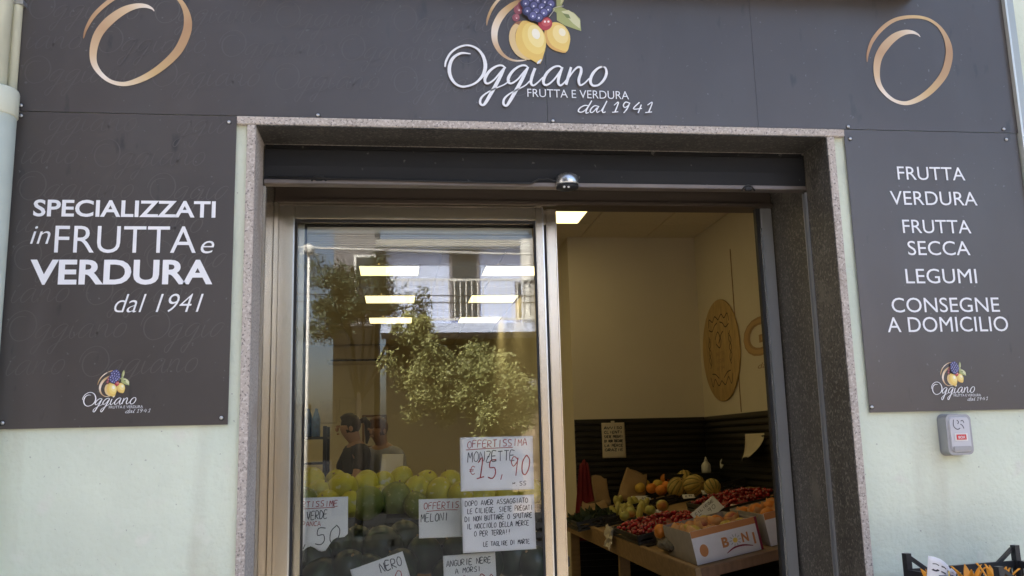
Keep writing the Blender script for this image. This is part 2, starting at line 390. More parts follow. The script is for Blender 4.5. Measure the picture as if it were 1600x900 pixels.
# fixed aluminium door frame
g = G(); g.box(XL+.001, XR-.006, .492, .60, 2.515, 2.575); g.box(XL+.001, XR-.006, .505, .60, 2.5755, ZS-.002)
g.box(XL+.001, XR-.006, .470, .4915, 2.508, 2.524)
hd = g.build('door_header', M['alu_shaded'], shop, bev=.002)
g = G(); g.box(XL+.001, XL+.017, .47, .60, 0, 2.507); g.build('frame_post', M['alu'], shop, bev=.002)
g = G(); g.box(1.528, XR-.006, .49, .535, 0, 2.507); fp = g.build('frame_post', M['alu_grey'], shop, bev=.003)
g = G(); g.box(1.509, 1.5275, .496, .522, 0, 2.507); g.build('door_seal', M['rubber'], fp)
g = G(); g.box(1.5205, 1.5277, .486, .4952, 0, 2.42); g.build('bright_edge', M['chrome'], fp)
# glass leaf at the front, a second leaf parked behind it
def leaf(x0, x1, gx0, gx1, y, rail0, label, post=None):
    g = G(); t = .018
    g.box(x0, gx0, y-t, y+t, .01, 2.507); g.box(gx1, x1, y-t, y+t, .01, 2.507)
    g.box(gx0+.0005, gx1-.0005, y-t+.002, y+t-.002, rail0, 2.505); g.box(gx0+.0005, gx1-.0005, y-t+.002, y+t-.002, .012, .11)
    o = g.build('sliding_door', M['alu'], shop, bev=.003, label=label)
    q = G(); q.box(gx0-.004, gx1+.004, y-.003, y+.003, .1105, rail0-.0005); q.build('glass_pane', M['glass'], o)
    r = G()
    for a, b, c, d in ((gx0+.0005, gx0+.009, .1105, rail0), (gx1-.009, gx1-.0005, .1105, rail0), (gx0+.0092, gx1-.0092, rail0-.012, rail0-.0005)):
        r.box(a, b, y-.0125, y-.0035, c, d)
    r.build('gasket', M['rubber'], o)
    e = G(); e.box(gx0-.006, gx0-.0003, y-t-.004, y-t-.0005, .11, rail0+.004); e.box(x1-.0055, x1-.0005, y-t-.003, y-t-.0005, .02, 2.5); e.build('edge_bead', M['chrome'] if post is None else M['alu'], o)
    return o
leaf(-.444, .602, -.384, .570, .508, 2.447, 'glazed door leaf with paper notices taped inside')
leaf(-.405, .663, -.350, .621, .552, 2.440, 'second door leaf parked open behind the front one', 1)

# interior shell
g = G()
g.box(-6.6, -6.5, .62, YF, 0, ZC); g.box(SX, SX+.1, .62, YB, 0, ZC); g.box(-6.6, XB-.001, YF, YF+.1, 0, ZC)  # left wall moved out to hold the added unseen lamps
g.box(XB, SX, YB, YF+.1, 0, ZC)
g.box(-6.6, XL-.031, .452, .62, 0, ZC); g.box(XR+.03, SX+.1, .452, .62, 0, ZC); g.box(XL-.0305, XR+.0295, .605, .62, ZS, ZC)
g.build('interior_wall', M['paint'], shop)
g = G(); g.box(-6.6, SX+.1, .452, YF+.1, ZC+.012, ZC+.05)
k = -6.25
while k < SX:
    j = .64
    while j < YF:
        if not (k+.3 > XB and j+.3 > YB):
            g.box(k+.004, min(k+.606, SX)-.004, j+.004, min(j+.606, YF)-.004, ZC, ZC+.011)
        j += .61
    k += .61
g.build('suspended_ceiling', M['ceil'], shop)
g = G(); g.box(-6.6, SX+.1, .452, YF+.1, -.003, .004); g.build('shop_floor', M['floor'], shop)
g = G()
z = .05; PR_ = [(0, 1, 2, 3, 4), (9, 8, 7, 6, 5)]+[(i, (i+1) % 5, 5+(i+1) % 5, 5+i) for i in range(5)]
while z < ZD-.03:
    g.add([(x, y, zz) for x in (XB+.004, SX-.0205) for (y, zz) in ((YB-.009, z), (YB-.022, z+.004), (YB-.022, z+.018), (YB-.010, z+.044), (YB-.009, z+.044))], PR_); g.add([(x, y, zz) for y in (.63, YB-.0235) for (x, zz) in ((SX-.009, z), (SX-.022, z+.004), (SX-.022, z+.018), (SX-.010, z+.044), (SX-.009, z+.044))], PR_); z += .052
g.box(XB+.002, SX-.0085, YB-.008, YB-.0005, .01, ZD); g.box(SX-.008, SX-.0005, .63, YB-.009, .01, ZD)
g.build('slatted_panelling', M['slat'], shop)
g = G(); g.box(SX-.006, SX-.0004, 3.925, 3.932, ZD+.01, ZC-.3); g.build('wall_joint', M['wood'], shop)
# headrail of a raised blind behind the glass
bl = thing('window_blind', 'raised pale slat blind behind the top of the door glass', 'blind', (0, .60, 2.40))
g = G(); g.box(-.37, .57, -.012, .012, .015, .04); g.build('headrail', M['white_plastic'], bl, bev=.002)
g = G()
for k in range(9): g.box(-.37, .57, -.012, .010, .010-k*.0075, .0125-k*.0075)
g.build('slats', M['paper_dim'], bl)

# ceiling lamps on the tile grid
def lamp(x0, x1, y0, y1, label):
    t = thing('ceiling_lamp', label, 'ceiling lamp', ((x0+x1)/2, (y0+y1)/2, ZC), 'square ceiling lamps in rows')
    a, b = (x1-x0)/2, (y1-y0)/2
    g = G(); g.box(-a, a, -b, b, -.014, -.006); g.build('diffuser', M['lamp'], t)
    g = G()
    g.box(-a-.012, a+.012, -b-.012, -b-.001, -.016, -.001); g.box(-a-.012, a+.012, b+.001, b+.012, -.016, -.001)
    g.box(-a-.012, -a-.001, -b-.0005, b+.0005, -.016, -.001); g.box(a+.001, a+.012, -b-.0005, b+.0005, -.016, -.001)
    g.build('lamp_frame', M['lamp_frame'], t)
kk = 2.05/1.44
def sc(x, y): return x*kk, -3+(y+3)*kk
for (xa, xb, col) in ((-.245, .178, 'on the melon side'), (.668, 1.075, 'nearer the open doorway')):
    for (ya, yb, row) in ((3.36, 3.72, 'first row seen through the glass'), (4.63, 5.03, 'middle row seen through the glass'), (5.95, 6.36, 'farthest row seen through the glass')):
        p, q = sc(xa, ya), sc(xb, yb)
        lamp(p[0], q[0], p[1], q[1], 'lit ceiling panel %s, %s' % (col, row))
for k, y_ in enumerate((1.6, 3.6, 5.6, 7.6, 9.6, 11.6)):  # unseen lamps, added in a widened bay to brighten the interior
    for x_, lb_ in ((-2.3, 'just beyond the glazed leaf'), (-3.5, 'along the middle of the added side bay'), (-4.7, 'along the far side wall')):
        lamp(x_, x_+.6, y_, y_+.6, 'added unseen ceiling lamp %s, %s row from the street' % (lb_, ('first', 'second', 'third', 'fourth', 'fifth', 'sixth')[k]))
p, q = sc(-.245, 1.66), sc(.178, 2.08)
lamp(p[0], q[0], p[1], q[1], 'ceiling lamp above the melons, next to the one in the doorway')
for (xa, xb, lb_) in ((-.245, .178, 'ceiling lamp nearest the street above the watermelons'), (.668, 1.08, 'ceiling lamp nearest the street above the fruit stand')):
    p, q = sc(xa, .37), sc(xb, .79); lamp(p[0], q[0], p[1], q[1], lb_)
p, q = sc(.668, 1.66), sc(1.08, 2.08)
lamp(p[0], q[0], p[1], q[1], 'lit ceiling panel showing at the top of the open doorway')

# ---------------------------------------------------------------- signs
YS = -.012
def F(px, py): p = at(px, py, 1, YS); return p.x, p.z
FS = frame_plane((0, YS, 0), (1, 0, 0), (0, 0, 1), (0, -1, 0))
def sign_text(g, body, x0, x1, y0, y1, bold=0, shear=0):
    xm, ym = (x0+x1)/2, (y0+y1)/2
    put_text(g, body, FS, F(x0, ym)[0], F(x1, ym)[0], F(xm, y1)[1], F(xm, y0)[1], bold, shear)
def screws(sg, pts, r=.0062):
    for (u, v) in pts:
        x, z = F(u, v)
        g = G(); g.lathe([(r*1.0, -.0005), (r, .0015), (r*.8, .004), (r*.35, .0052)], n=14, xf=Matrix.Translation((x, YS-.0006, z)) @ Matrix.Rotation(rad(90), 4, 'X'))
        s = g.build('screw', M['screw'], sg)
        g = G(); g.lathe([(r*1.3, 0), (r*1.3, .0010)], n=14, xf=Matrix.Translation((x, YS-.0002, z)) @ Matrix.Rotation(rad(90), 4, 'X')); g.build('washer', M['rubber'], s)

top = thing('shop_sign', 'long charcoal fascia sign with gold letters and fruit emblem over the doorway', 'sign', (0, 0, 0))
side1 = thing('shop_sign', 'charcoal panel with white words SPECIALIZZATI in FRUTTA e VERDURA dal 1941', 'sign')
side2 = thing('shop_sign', 'charcoal panel listing FRUTTA VERDURA FRUTTA SECCA LEGUMI CONSEGNE A DOMICILIO', 'sign')

def warped(x0, x1, z0, z1, y1, amp, seed, th=.0035):
    """thin printed board, its surface slightly buckled between the screws"""
    g = G(); nx, nz = max(4, int((x1-x0)/.06)), max(4, int((z1-z0)/.06)); R = random.Random(seed); ph = [R.uniform(0, 6) for _ in range(4)]
    vs = []
    for side in (0, 1):
        for i in range(nx+1):
            for j in range(nz+1):
                a, b = i/nx, j/nz
                d = amp*(.5*math.sin(a*9*(x1-x0)+ph[0])+.3*math.sin(b*5+ph[1])+.2*math.sin(a*17*(x1-x0)+b*4+ph[2]))*(1-b if seed % 2 else 1)*min(1, 6*min(a, 1-a)+.3)
                vs.append((x0+(x1-x0)*a, y1+abs(d)*.6+(th if side else 0), z0+(z1-z0)*b))
    fs = []; o = (nx+1)*(nz+1); J = nz+1
    for i in range(nx):
        for j in range(nz):
            q = (i*J+j, (i+1)*J+j, (i+1)*J+j+1, i*J+j+1); fs.append(q); fs.append(tuple(o+k for k in q[::-1]))
    g.add(vs, fs, smooth=True); fs = []
    for i in range(nx): fs += [(i*J, o+i*J, o+(i+1)*J, (i+1)*J), (i*J+nz, (i+1)*J+nz, o+(i+1)*J+nz, o+i*J+nz)]
    for j in range(nz): fs += [(j, j+1, o+j+1, o+j), (nx*J+j, o+nx*J+j, o+nx*J+j+1, nx*J+j+1)]
    g.add(vs, fs); return g
ZB = 2.6765
for i, (a, b) in enumerate(((-1.243, .5415), (.543, 1.325), (1.3262, 2.362))):
    warped(a, b, ZB, 3.9, YS+.0002, .003, 2*i+1).build('panel', M['sign'], top)
warped(-1.232, -.5275, 1.6395, 2.674, YS+.0002, .0025, 2).build('panel', M['sign'], side1)
warped(1.656, 2.356, 1.633, 2.674, YS+.0002, .002, 4).build('panel', M['sign'], side2)
g = G(); g.box(2.3625, 2.371, -.03, -.001, 1.633, 3.9, 1); g.box(2.3715, 2.402, -.024, -.001, 1.633, 3.9, 0)
g.build('edge_trim', [M['trim'], M['trim_light']], side2)
screws(top, [(33, 165), (497, 180), (864, 189), (1325, 198), (1568, 202)]); screws(side1, [(33, 181), (358, 191), (4, 661), (346, 653)]); screws(side2, [(1328, 217), (1572, 218), (1362, 636)])

for A_ in (('SPECIALIZZATI', 52.4, 337, 313, 339.5, .022), ('FRUTTA', 85.8, 306.7, 353.3, 395.5, -.002), ('in', 48, 79, 353.5, 381, -.006, .25), ('e', 313.8, 334.7, 376.5, 396, -.006, .25),
           ('VERDURA', 46.7, 332.4, 405.8, 445, .028), ('dal 1941', 179, 318, 459, 488, -.008, .3)):
    g = G(); sign_text(g, *A_); g.build('lettering', M['white_print'], side1)
for t, a, b, c, d in (('FRUTTA', 1401.8, 1507, 261, 281.6), ('VERDURA', 1390.8, 1526, 299.3, 320.8), ('FRUTTA', 1410, 1516.4, 343.7, 364.7), ('SECCA', 1418, 1515, 376.7, 399),
                      ('LEGUMI', 1414.7, 1525.5, 420, 443), ('CONSEGNE', 1392.7, 1561, 465, 488), ('A DOMICILIO', 1386, 1574.7, 495, 518.6)):
    g = G(); sign_text(g, t, a, b, c, d, 0); g.build('lettering', M['white_print'], side2)

# the big gold O, traced once (zoom units of the fascia detail) and placed twice
OP = [(418, 388, 4), (424, 330, 15), (455, 250, 22), (520, 172, 24), (600, 122, 22), (700, 106, 21), (790, 118, 19), (860, 160, 20), (905, 222, 30), (928, 290, 42), (930, 360, 46), (906, 450, 46),
      (860, 520, 42), (800, 580, 38), (730, 625, 32), (660, 646, 24), (590, 630, 20), (530, 583, 24), (490, 520, 32), (478, 440, 40), (490, 360, 46), (530, 290, 50), (590, 232, 44), (650, 204, 32), (700, 202, 22), (735, 216, 11), (750, 232, 3)]
GOLD = [(.36, .19, .09), (.50, .30, .15), (.62, .42, .24), (.66, .47, .22), (.56, .37, .19), (.44, .26, .13), (.48, .30, .15), (.60, .41, .19), (.78, .62, .42), (.86, .76, .64), (.66, .47, .28), (.52, .33, .18), (.66, .48, .29), (.84, .73, .60), (.80, .68, .58)]
def gold(t):
    x = t*(len(GOLD)-1); i = min(int(x), len(GOLD)-2); f = x-i
    return tuple(GOLD[i][k]*(1-f)+GOLD[i+1][k]*f for k in range(3))
def big_o(parent, dx=0, dz=0, k=1):
    pts = [F(1250+a/4, b/4) for a, b, c in OP]; x0, z0 = F(1250+655/4, 646/4)
    s = .25*(F(1400, 100)[0]-F(1300, 100)[0])/100
    g = G(); g.ribbon([(x0+(x-x0)*k+dx, z0+(zz-z0)*k+dz) for x, zz in pts], [c*s*k for a, b, c in OP], FS, 2, col=gold, sm=8)
    return g.build('gold_letter', M['ink'], parent)
big_o(top)
_a, _b = F(1250+655/4, 646/4), F(192, 131.5)
big_o(top, _b[0]-_a[0], _b[1]-_a[1], .985)

# calligraphic name, traced (zoom units: 4 per pixel, origin 660,0)
NAME = [
 [(140, 424, 7), (148, 385, 12), (178, 335, 12), (228, 300, 11), (285, 289, 10), (338, 308, 12), (376, 352, 18), (392, 410, 22), (384, 460, 20), (362, 495, 15), (330, 524, 11), (290, 541, 11), (245, 546, 12), (206, 528, 14), (180, 494, 18), (168, 455, 20), (170, 415, 20), (184, 378, 18), (210, 352, 15), (248, 337, 12), (300, 342, 5)],
 [(520, 432, 6), (495, 415, 11), (460, 420, 11), (420, 448, 15), (392, 490, 18), (392, 520, 14), (412, 526, 10), (448, 502, 9), (482, 462, 9), (512, 428, 10)],
 [(514, 424, 11), (488, 478, 19), (460, 532, 21), (428, 588, 21), (398, 640, 18), (378, 662, 12), (360, 650, 14), (366, 618, 12), (398, 588, 8), (450, 560, 7), (510, 534, 7), (545, 508, 7)],
 [(662, 432, 6), (640, 415, 11), (605, 420, 11), (565, 448, 15), (537, 490, 18), (537, 520, 14), (557, 526, 10), (593, 502, 9), (627, 462, 9), (657, 428, 10)],
 [(659, 424, 11), (633, 478, 19), (605, 532, 21), (573, 588, 21), (543, 640, 18), (523, 666, 12), (505, 654, 14), (511, 622, 12), (543, 592, 8), (595, 564, 7), (640, 540, 7), (668, 512, 7)],
 [(702, 432, 15), (684, 480, 18), (676, 522, 16), (690, 540, 11), (716, 524, 8), (752, 488, 7)], [(714, 404, 5), (726, 394, 15), (742, 378, 6)],
 [(874, 436, 5), (850, 420, 11), (815, 428, 12), (776, 462, 16), (754, 508, 18), (762, 536, 13), (790, 530, 10), (826, 496, 9), (862, 446, 9)], [(872, 426, 13), (852, 482, 18), (846, 522, 16), (860, 540, 11), (884, 522, 8), (910, 488, 7)],
 [(926, 426, 13), (910, 482, 18), (894, 536, 16)], [(900, 516, 6), (928, 468, 8), (962, 430, 11), (986, 430, 14), (988, 458, 17), (974, 506, 17), (982, 538, 12), (1008, 528, 8), (1040, 496, 7)],
 [(1128, 424, 9), (1096, 432, 12), (1062, 466, 17), (1046, 510, 18), (1060, 540, 13), (1096, 538, 11), (1130, 506, 15), (1146, 466, 16), (1140, 432, 11), (1118, 424, 8)]]
DAL = [[(1040, 668, 4), (1012, 664, 6), (982, 680, 7), (972, 700, 7), (992, 706, 6), (1020, 688, 5), (1046, 650, 6), (1056, 634, 6)], [(1048, 648, 6), (1024, 690, 7), (1020, 712, 6), (1036, 708, 4)],
 [(1096, 670, 4), (1074, 666, 6), (1052, 684, 7), (1046, 704, 7), (1062, 706, 5), (1088, 678, 5)], [(1100, 668, 6), (1086, 694, 7), (1090, 708, 5), (1106, 698, 4)],
 [(1112, 700, 4), (1136, 662, 5), (1150, 636, 6)], [(1150, 636, 6), (1126, 686, 7), (1124, 708, 6), (1142, 704, 4)],
 [(1194, 664, 4), (1222, 644, 6), (1200, 704, 7)], [(1182, 708, 5), (1220, 704, 5)],
 [(1290, 650, 5), (1266, 644, 6), (1252, 664, 7), (1262, 678, 6), (1284, 664, 5), (1292, 648, 6)], [(1292, 648, 6), (1276, 684, 7), (1254, 712, 5)],
 [(1352, 646, 6), (1314, 686, 6), (1368, 684, 5)], [(1364, 660, 6), (1344, 712, 7)], [(1402, 664, 4), (1432, 646, 6), (1410, 706, 7)], [(1388, 710, 5), (1430, 706, 5)]]
LX, LZ = F(660+640/4, 540/4); LS = .25*(F(900, 130)[0]-F(700, 130)[0])/200
def L2(a, b): x, z = F(660+a/4, b/4); return x-LX, z-LZ
# fruit emblem (same zoom units); the part above the picture edge follows the small emblems
RING1 = [(402, 160, 4), (408, 118, 14), (438, 48, 18), (490, -14, 18), (570, -66, 18), (660, -90, 17), (740, -70, 12), (790, -34, 4)]
RING2 = [(668, -10, 3), (620, 2, 16), (560, 34, 36), (496, 92, 46), (456, 170, 44), (452, 250, 36), (482, 318, 26), (530, 362, 16), (584, 380, 12), (650, 376, 6)]
def blob(cx, cy, rx, ry, rot=0, n=26, tip=0, tip2=0):
    out = []
    for k in range(n):
        a = 2*math.pi*k/n; r = 1+tip*max(0, math.cos(a))**14+tip2*max(0, -math.cos(a))**14
        x, y = rx*math.cos(a)*r, ry*math.sin(a)*(1-.10*abs(math.cos(a))**3); c, s = math.cos(rot), math.sin(rot)
        out.append((cx+x*c-y*s, cy+x*s+y*c))
    return out
def emblem(parent, X, Z, k):
    fr = lambda s, t, lay=0: FS(X+s*k, Z+t*k, lay*min(1, .35+k*.65))
    tr = lambda pts: [L2(a, b) for a, b in pts]
    g = G()
    for R_ in (RING1, RING2): g.ribbon([L2(a, b) for a, b, c in R_], [c*LS for a, b, c in R_], fr, 1, col=lambda t: gold(.35+.6*t), sm=6)
    lay = [2.0]
    def P(pts, col): lay[0] += .25; g.poly(tr(pts), fr, lay[0], col=col)
    # leaves
    P([(800, 60), (850, 36), (900, 62), (945, 80), (985, 120), (992, 195), (940, 178), (890, 160), (840, 128), (838, 80)], (.42, .45, .18))
    P([(868, 72), (912, 64), (955, 92), (985, 130), (984, 180), (944, 150), (905, 110)], (.68, .68, .42)); P([(876, 84), (914, 92), (926, 118), (900, 112)], (.20, .25, .09))
    P([(838, 40), (836, -10), (850, -60), (872, -95), (890, -50), (886, 0), (868, 40)], (.40, .43, .18)); P([(862, 30), (866, -20), (874, -70), (884, -30), (880, 10)], (.62, .62, .36))
    # berries at the side
    for (a, b, r) in ((600, 62, 30), (584, 112, 24), (622, 36, 28)):
        P(blob(a, b, r, r), (.30, .085, .11)); P(blob(a+6, b-6, r*.6, r*.6), (.44, .15, .17)); P(blob(a+4, b+4, r*.16, r*.16), (.85, .75, .75))
    # back of the left lemon, lemons, cherry
    P(blob(640, 250, 122, 96, rad(66)), (.34, .14, .07)); P(blob(632, 262, 122, 86, rad(66))[:14]+blob(655, 262, 108, 70, rad(66))[13::-1], (.74, .55, .27))
    P(blob(838, 236, 96, 74, rad(60), tip=.16), (.72, .42, .12)); P(blob(850, 228, 92, 68, rad(62), tip=.20), (.83, .60, .17)); P(blob(862, 218, 62, 46, rad(60)), (.90, .72, .30)); P(blob(872, 205, 26, 20, rad(60)), (.96, .88, .66))
    P(blob(676, 258, 122, 92, rad(68), tip=.28, tip2=.1), (.80, .55, .14)); P(blob(696, 244, 104, 70, rad(68)), (.87, .66, .20)); P(blob(708, 230, 74, 48, rad(68)), (.92, .76, .32)); P(blob(708, 216, 34, 24, rad(68)), (.97, .92, .76))
    P(blob(766, 152, 44, 42), (.46, .055, .07)); P(blob(772, 144, 30, 26), (.62, .12, .12)); P(blob(764, 140, 7, 7), (.95, .8, .8)); P(blob(786, 140, 7, 7), (.95, .8, .8))
    # grapes
    for (a, b) in ((690, -70), (735, -78), (770, -52), (655, -42), (705, -36), (748, -16), (790, -12), (668, 2), (716, 10), (760, 20), (796, 36), (640, 30), (690, 46), (740, 56), (780, 70), (650, 78), (705, 88), (752, 92), (722, 122), (684, 112)):
        j = random.Random(a*7+b).uniform(.75, 1.25)
        P(blob(a, b, 31, 31), (.045*j, .045*j, .12*j)); P(blob(a+4, b-3, 21, 21), (.13*j, .13*j, .30*j)); P(blob(a+2, b+3, 5.5, 5.5), (.86, .86, .95))
    for pts in ([(800, 70), (830, 52), (880, 42)], [(790, 110), (804, 92), (826, 62)]): g.ribbon(tr(pts), 4*LS, fr, 9, col=(.66, .62, .55))
    g.build('fruit_emblem', M['ink'], parent)
    g = G()
    for q_, st in enumerate(NAME): g.ribbon([L2(a, b) for a, b, c in st], [(c+1.5)*LS for a, b, c in st], fr, 11+q_*.3, sm=6)
    for q_, st in enumerate(DAL): g.ribbon([L2(a, b) for a, b, c in st], [(c+1.2)*LS for a, b, c in st], fr, 11+q_*.3, sm=5)
    a, b = L2(655, 617); c, d = L2(1285, 569)
    a0 = L2(970, 618)[1]; d0 = L2(970, 568)[1]
    put_text(g, 'FRUTTA E VERDURA', fr, a, c, a0, d0, -.004, 0, 11)
    g.build('name_lettering', M['white_print'], parent)
emblem(top, LX, LZ, 1)
def small_emblem(parent, u0, u1, ub, vb):
    # u0..u1 = pixel span of the written name, ub,vb = baseline pixel
    k = (F(u1, vb)[0]-F(u0, vb)[0])/(L2(1435, 700)[0]-L2(140, 424)[0])
    emblem(parent, F(u0, vb)[0]-L2(140, 424)[0]*k, F((u0+u1)/2, vb)[1], k)
small_emblem(side1, 129, 236, 0, 632.5); small_emblem(side2, 1455, 1541, 0, 614.5)
# ghost script printed faintly all over the boards
def ghost(parent, x0, x1, z0, z1, avoid):
    g = G(); row = 0; z = z1-.06; k = .62; R = random.Random(int(x0*100))
    w_ = (L2(1150, 500)[0]-L2(140, 500)[0])*k
    while z > z0+.06:
        x = x0+.02-(row % 2)*w_*.5
        while x < x1:
            for st in NAME:
                pts = [(x+(L2(a, b)[0]-L2(140, 0)[0])*k, z+L2(a, b)[1]*k) for a, b, c in st]
                if all(x0+.01 < p[0] < x1-.01 and z0+.01 < p[1] < z1-.01 for p in pts):
                    g.ribbon(pts, [(c+1)*LS*k*.6 for a, b, c in st], FS, .6, sm=3)
            x += w_*1.12
        z -= .115; row += 1
    g.build('ghost_lettering', M['sign_ghost'], parent)
ghost(top, -1.24, .5, ZB, 3.3, None); ghost(side1, -1.23, -.53, 1.64, 2.67, None); 

# awning cassette above the fascia (its shade falls on the top of the sign)
aw = thing('awning_cassette', 'dark rolled awning cassette over the fascia sign', 'awning', (.72, -.13, 3.30))
g = G(); g.lathe([(.085, -1.25), (.085, 1.25)], n=20, xf=Matrix.Rotation(rad(90), 4, 'Y')); g.build('fabric_roll', M['shutter'], aw)
g = G(); g.box(-1.27, 1.27, -.10, .115, .086, .10); g.box(-1.27, -1.255, -.1, .115, -.09, .085); g.box(1.255, 1.27, -.1, .115, -.09, .085); g.build('casing', M['shutter'], aw)

# ---------------------------------------------------------------- things on the facade
xw = at(20, 240, 1, -.071).x-.066; xn = at(12.5, 90, 1, -.071).x-.044-xw; xc = at(30, 90, 1, -.022).x-.0165
dp = thing('drainpipe', 'pale green painted drainpipe with a wide collar beside the signs', 'drainpipe', (xw, -.071, 0))
g = G(); g.tube([(xn, 0, 2.70), (xn, 0, 4.4)], .044, 20); g.tube([(0, 0, .0), (0, 0, 2.655)], .066, 22); g.build('pipe', M['pipe'], dp)
g = G(); g.lathe([(.067, 2.632), (.070, 2.636), (.070, 2.715), (.067, 2.722), (.04, 2.726)], n=28); g.build('collar', M['pipe'], dp)
dp2 = thing('conduit', 'thin pale green conduit running between drainpipe and fascia sign', 'conduit', (xc, -.022, 2.74))
g = G(); g.tube([(0, 0, 0), (0, 0, 1.75)], .0165, 14); g.build('tube', M['pipe'], dp2)
g = G(); g.box(-.024, .024, -.020, .021, .30, .315); g.build('bracket', M['screw'], dp2)

c = at(1494, 679, 1, -.03)
kb = thing('key_safe', 'small grey wall box with red label under the listing sign', 'key box', (c.x, 0, c.z))
def rounded(w_, h, y0, y1, r, n=6, m=0, xf=None, taper=0):
    g = G(); pts = []
    for cx, cz, a0 in ((w_/2-r, h/2-r, 0), (-w_/2+r, h/2-r, 90), (-w_/2+r, -h/2+r, 180), (w_/2-r, -h/2+r, 270)):
        for k in range(n+1): a = rad(a0+90*k/n); pts.append((cx+r*math.cos(a), cz+r*math.sin(a)))
    N_ = len(pts)
    g.add([(x, y0, z) for x, z in pts]+[(x*(1-taper), y1, z*(1-taper)) for x, z in pts], [tuple(range(N_)), tuple(range(2*N_-1, N_-1, -1))]+[(i, (i+1) % N_, N_+(i+1) % N_, N_+i) for i in range(N_)], m, xf=xf); return g
o = rounded(.094, .142, -.001, -.050, .018, taper=.04).build('casing', M['grey_case'], kb, bev=.002)
p = rounded(.076, .124, -.0505, -.056, .014, taper=.05).build('cover_plate', M['grey_light'], kb)
g = G(); g.box(-.024, .024, -.0585, -.0566, -.022, .004, 1); g.box(-.018, .018, -.0598, -.0586, -.018, .0, 0); g.build('red_label', [M['red_label'], M['white_plastic']], kb)
fk = frame_plane((0, -.06, 0), (1, 0, 0), (0, 0, 1), (0, -1, 0))
g = G(); put_text(g, 'BOX', fk, -.013, .013, -.014, -.005, .02); g.build('label_lettering', M['white_print'], kb)
g = G()
for pts in ([(-.022, .052), (-.024, .030), (-.012, .018), (.0, .022)], [(-.010, .050), (-.004, .044), (-.008, .036)], [(.004, .046), (.012, .048), (.016, .040)], [(.002, .036), (.010, .030), (.014, .020)]):
    g.ribbon(pts, .0028, frame_plane((0, -.0566, 0), (1, 0, 0), (0, 0, 1), (0, -1, 0)), 1)
g.build('key_mark', M['black_pen'], kb)
g = G(); g.box(-.034, .034, -.061, -.0562, -.056, -.040); g.build('flap', M['grey_case'], kb, bev=.002)

# round device on the shutter, with its lead
c = at(889, 283, 1, .12)
se = thing('door_sensor', 'small round silver device on the dark shutter above the door', 'sensor', (c.x, .155, c.z-.008))
g = G(); g.lathe([(.042, .0), (.044, .006), (.044, .032), (.038, .041), (.015, .043)], n=28); g.build('body', M['chrome'], se)
g = G(); g.lathe([(.041, -.0005), (.041, -.010), (.030, -.015), (.012, -.016)], n=28)
g.build('lens', M['rubber'], se)
g = G()
for a in (-.018, -.002): g.ell((a, -.034, -.0135), .0045, seg=10, ring=6)
g.build('indicator', M['white_plastic'], se)
cb = thing('power_cable', 'thin black cable looped along the bottom of the shutter', 'cable', (0, 0, 0))
c0 = at(832, 288, 1, .15)
g = G(); g.tube([(XL+.02, .152, 2.512), (.1, .152, 2.505), (c0.x-.01, .152, 2.500), (c0.x, .152, 2.503), (c0.x+.025, .15, 2.517), (c0.x+.06, .15, 2.519), (c0.x+.095, .15, 2.506), (c.x-.03, .152, 2.505)], .0032, 8)
g.build('lead', M['cable'], cb)
for (u, v, lb) in ((498, 279, 'black clip on the shutter edge above the glazed leaf'), (1170, 294, 'black clip on the shutter edge above the open doorway')):
    c = at(u, v, 1, .155); t = thing('cable_clip', lb, 'clip', (c.x, .163, c.z))
    g = G(); g.box(-.014, .014, -.008, .006, -.008, .008); g.build('clip_body', M['rubber'], t, bev=.003)
    g = G(); g.tube([(-.026, -.002, -.008), (-.016, -.004, .006), (0, -.006, .012), (.016, -.004, .006), (.026, -.002, -.008)], .0035, 8); g.build('spring', M['cable'], t)

# ---------------------------------------------------------------- paper notices on the glass
def wavy(w_, h, amp, seed, bite=None, nx=18, nz=18):
    """sheet of paper in the x-z plane, origin at its lower left corner; returns builder and its surface function"""
    R = random.Random(seed); a, b, c_ = R.uniform(0, 6), R.uniform(0, 6), R.uniform(2, 5)
    def sf(s, t, lay=0): return Vector((s, -lay*.0006+amp*(math.sin(s/w_*c_+a)+.7*math.sin(t/h*3+b+s/w_*1.5)), t))
    g = G(); vs = []; fs = []
    for i in range(nx+1):
        for j in range(nz+1):
            s, t = w_*i/nx, h*j/nz
            if bite: t = max(t, bite(s))
            vs.append(sf(s, t))
    for i in range(nx):
        for j in range(nz):
            q = (i*(nz+1)+j, (i+1)*(nz+1)+j, (i+1)*(nz+1)+j+1, i*(nz+1)+j+1); fs.append(q)
    g.add(vs, fs, smooth=True); return g, sf
def notice(name, label, x0, z0, w_, h, y, tilt, amp, seed, lines, bite=None, paper='paper', pitch=0, cat='notice'):
    t = thing(name, label, cat, (x0, y, z0), 'handwritten notices behind the glass')
    t.rotation_euler = (pitch, rad(tilt), 0)
    g, sf = wavy(w_, h, amp, seed, bite); s = g.build('sheet', M[paper], t, sol=.0006)
    gr, gb = G(), G()
    for (body, s0, s1, t0, hh, pen, colr, sl) in lines:
        G_ = gr if colr == 'r' else gb
        if body == '_': G_.ribbon([(s0*w_, t0*h), ((s0+s1)/2*w_, t0*h+.004), (s1*w_, t0*h+.003+sl*w_)], pen, sf, 2, sm=3)
        else: hand(G_, body, sf, s0*w_, s1*w_, t0*h, hh*h, pen, slope=sl)
    if gr.v: gr.build('red_writing', M['red_pen'], t)
    if gb.v: gb.build('dark_writing', M['black_pen'], t)
    return t
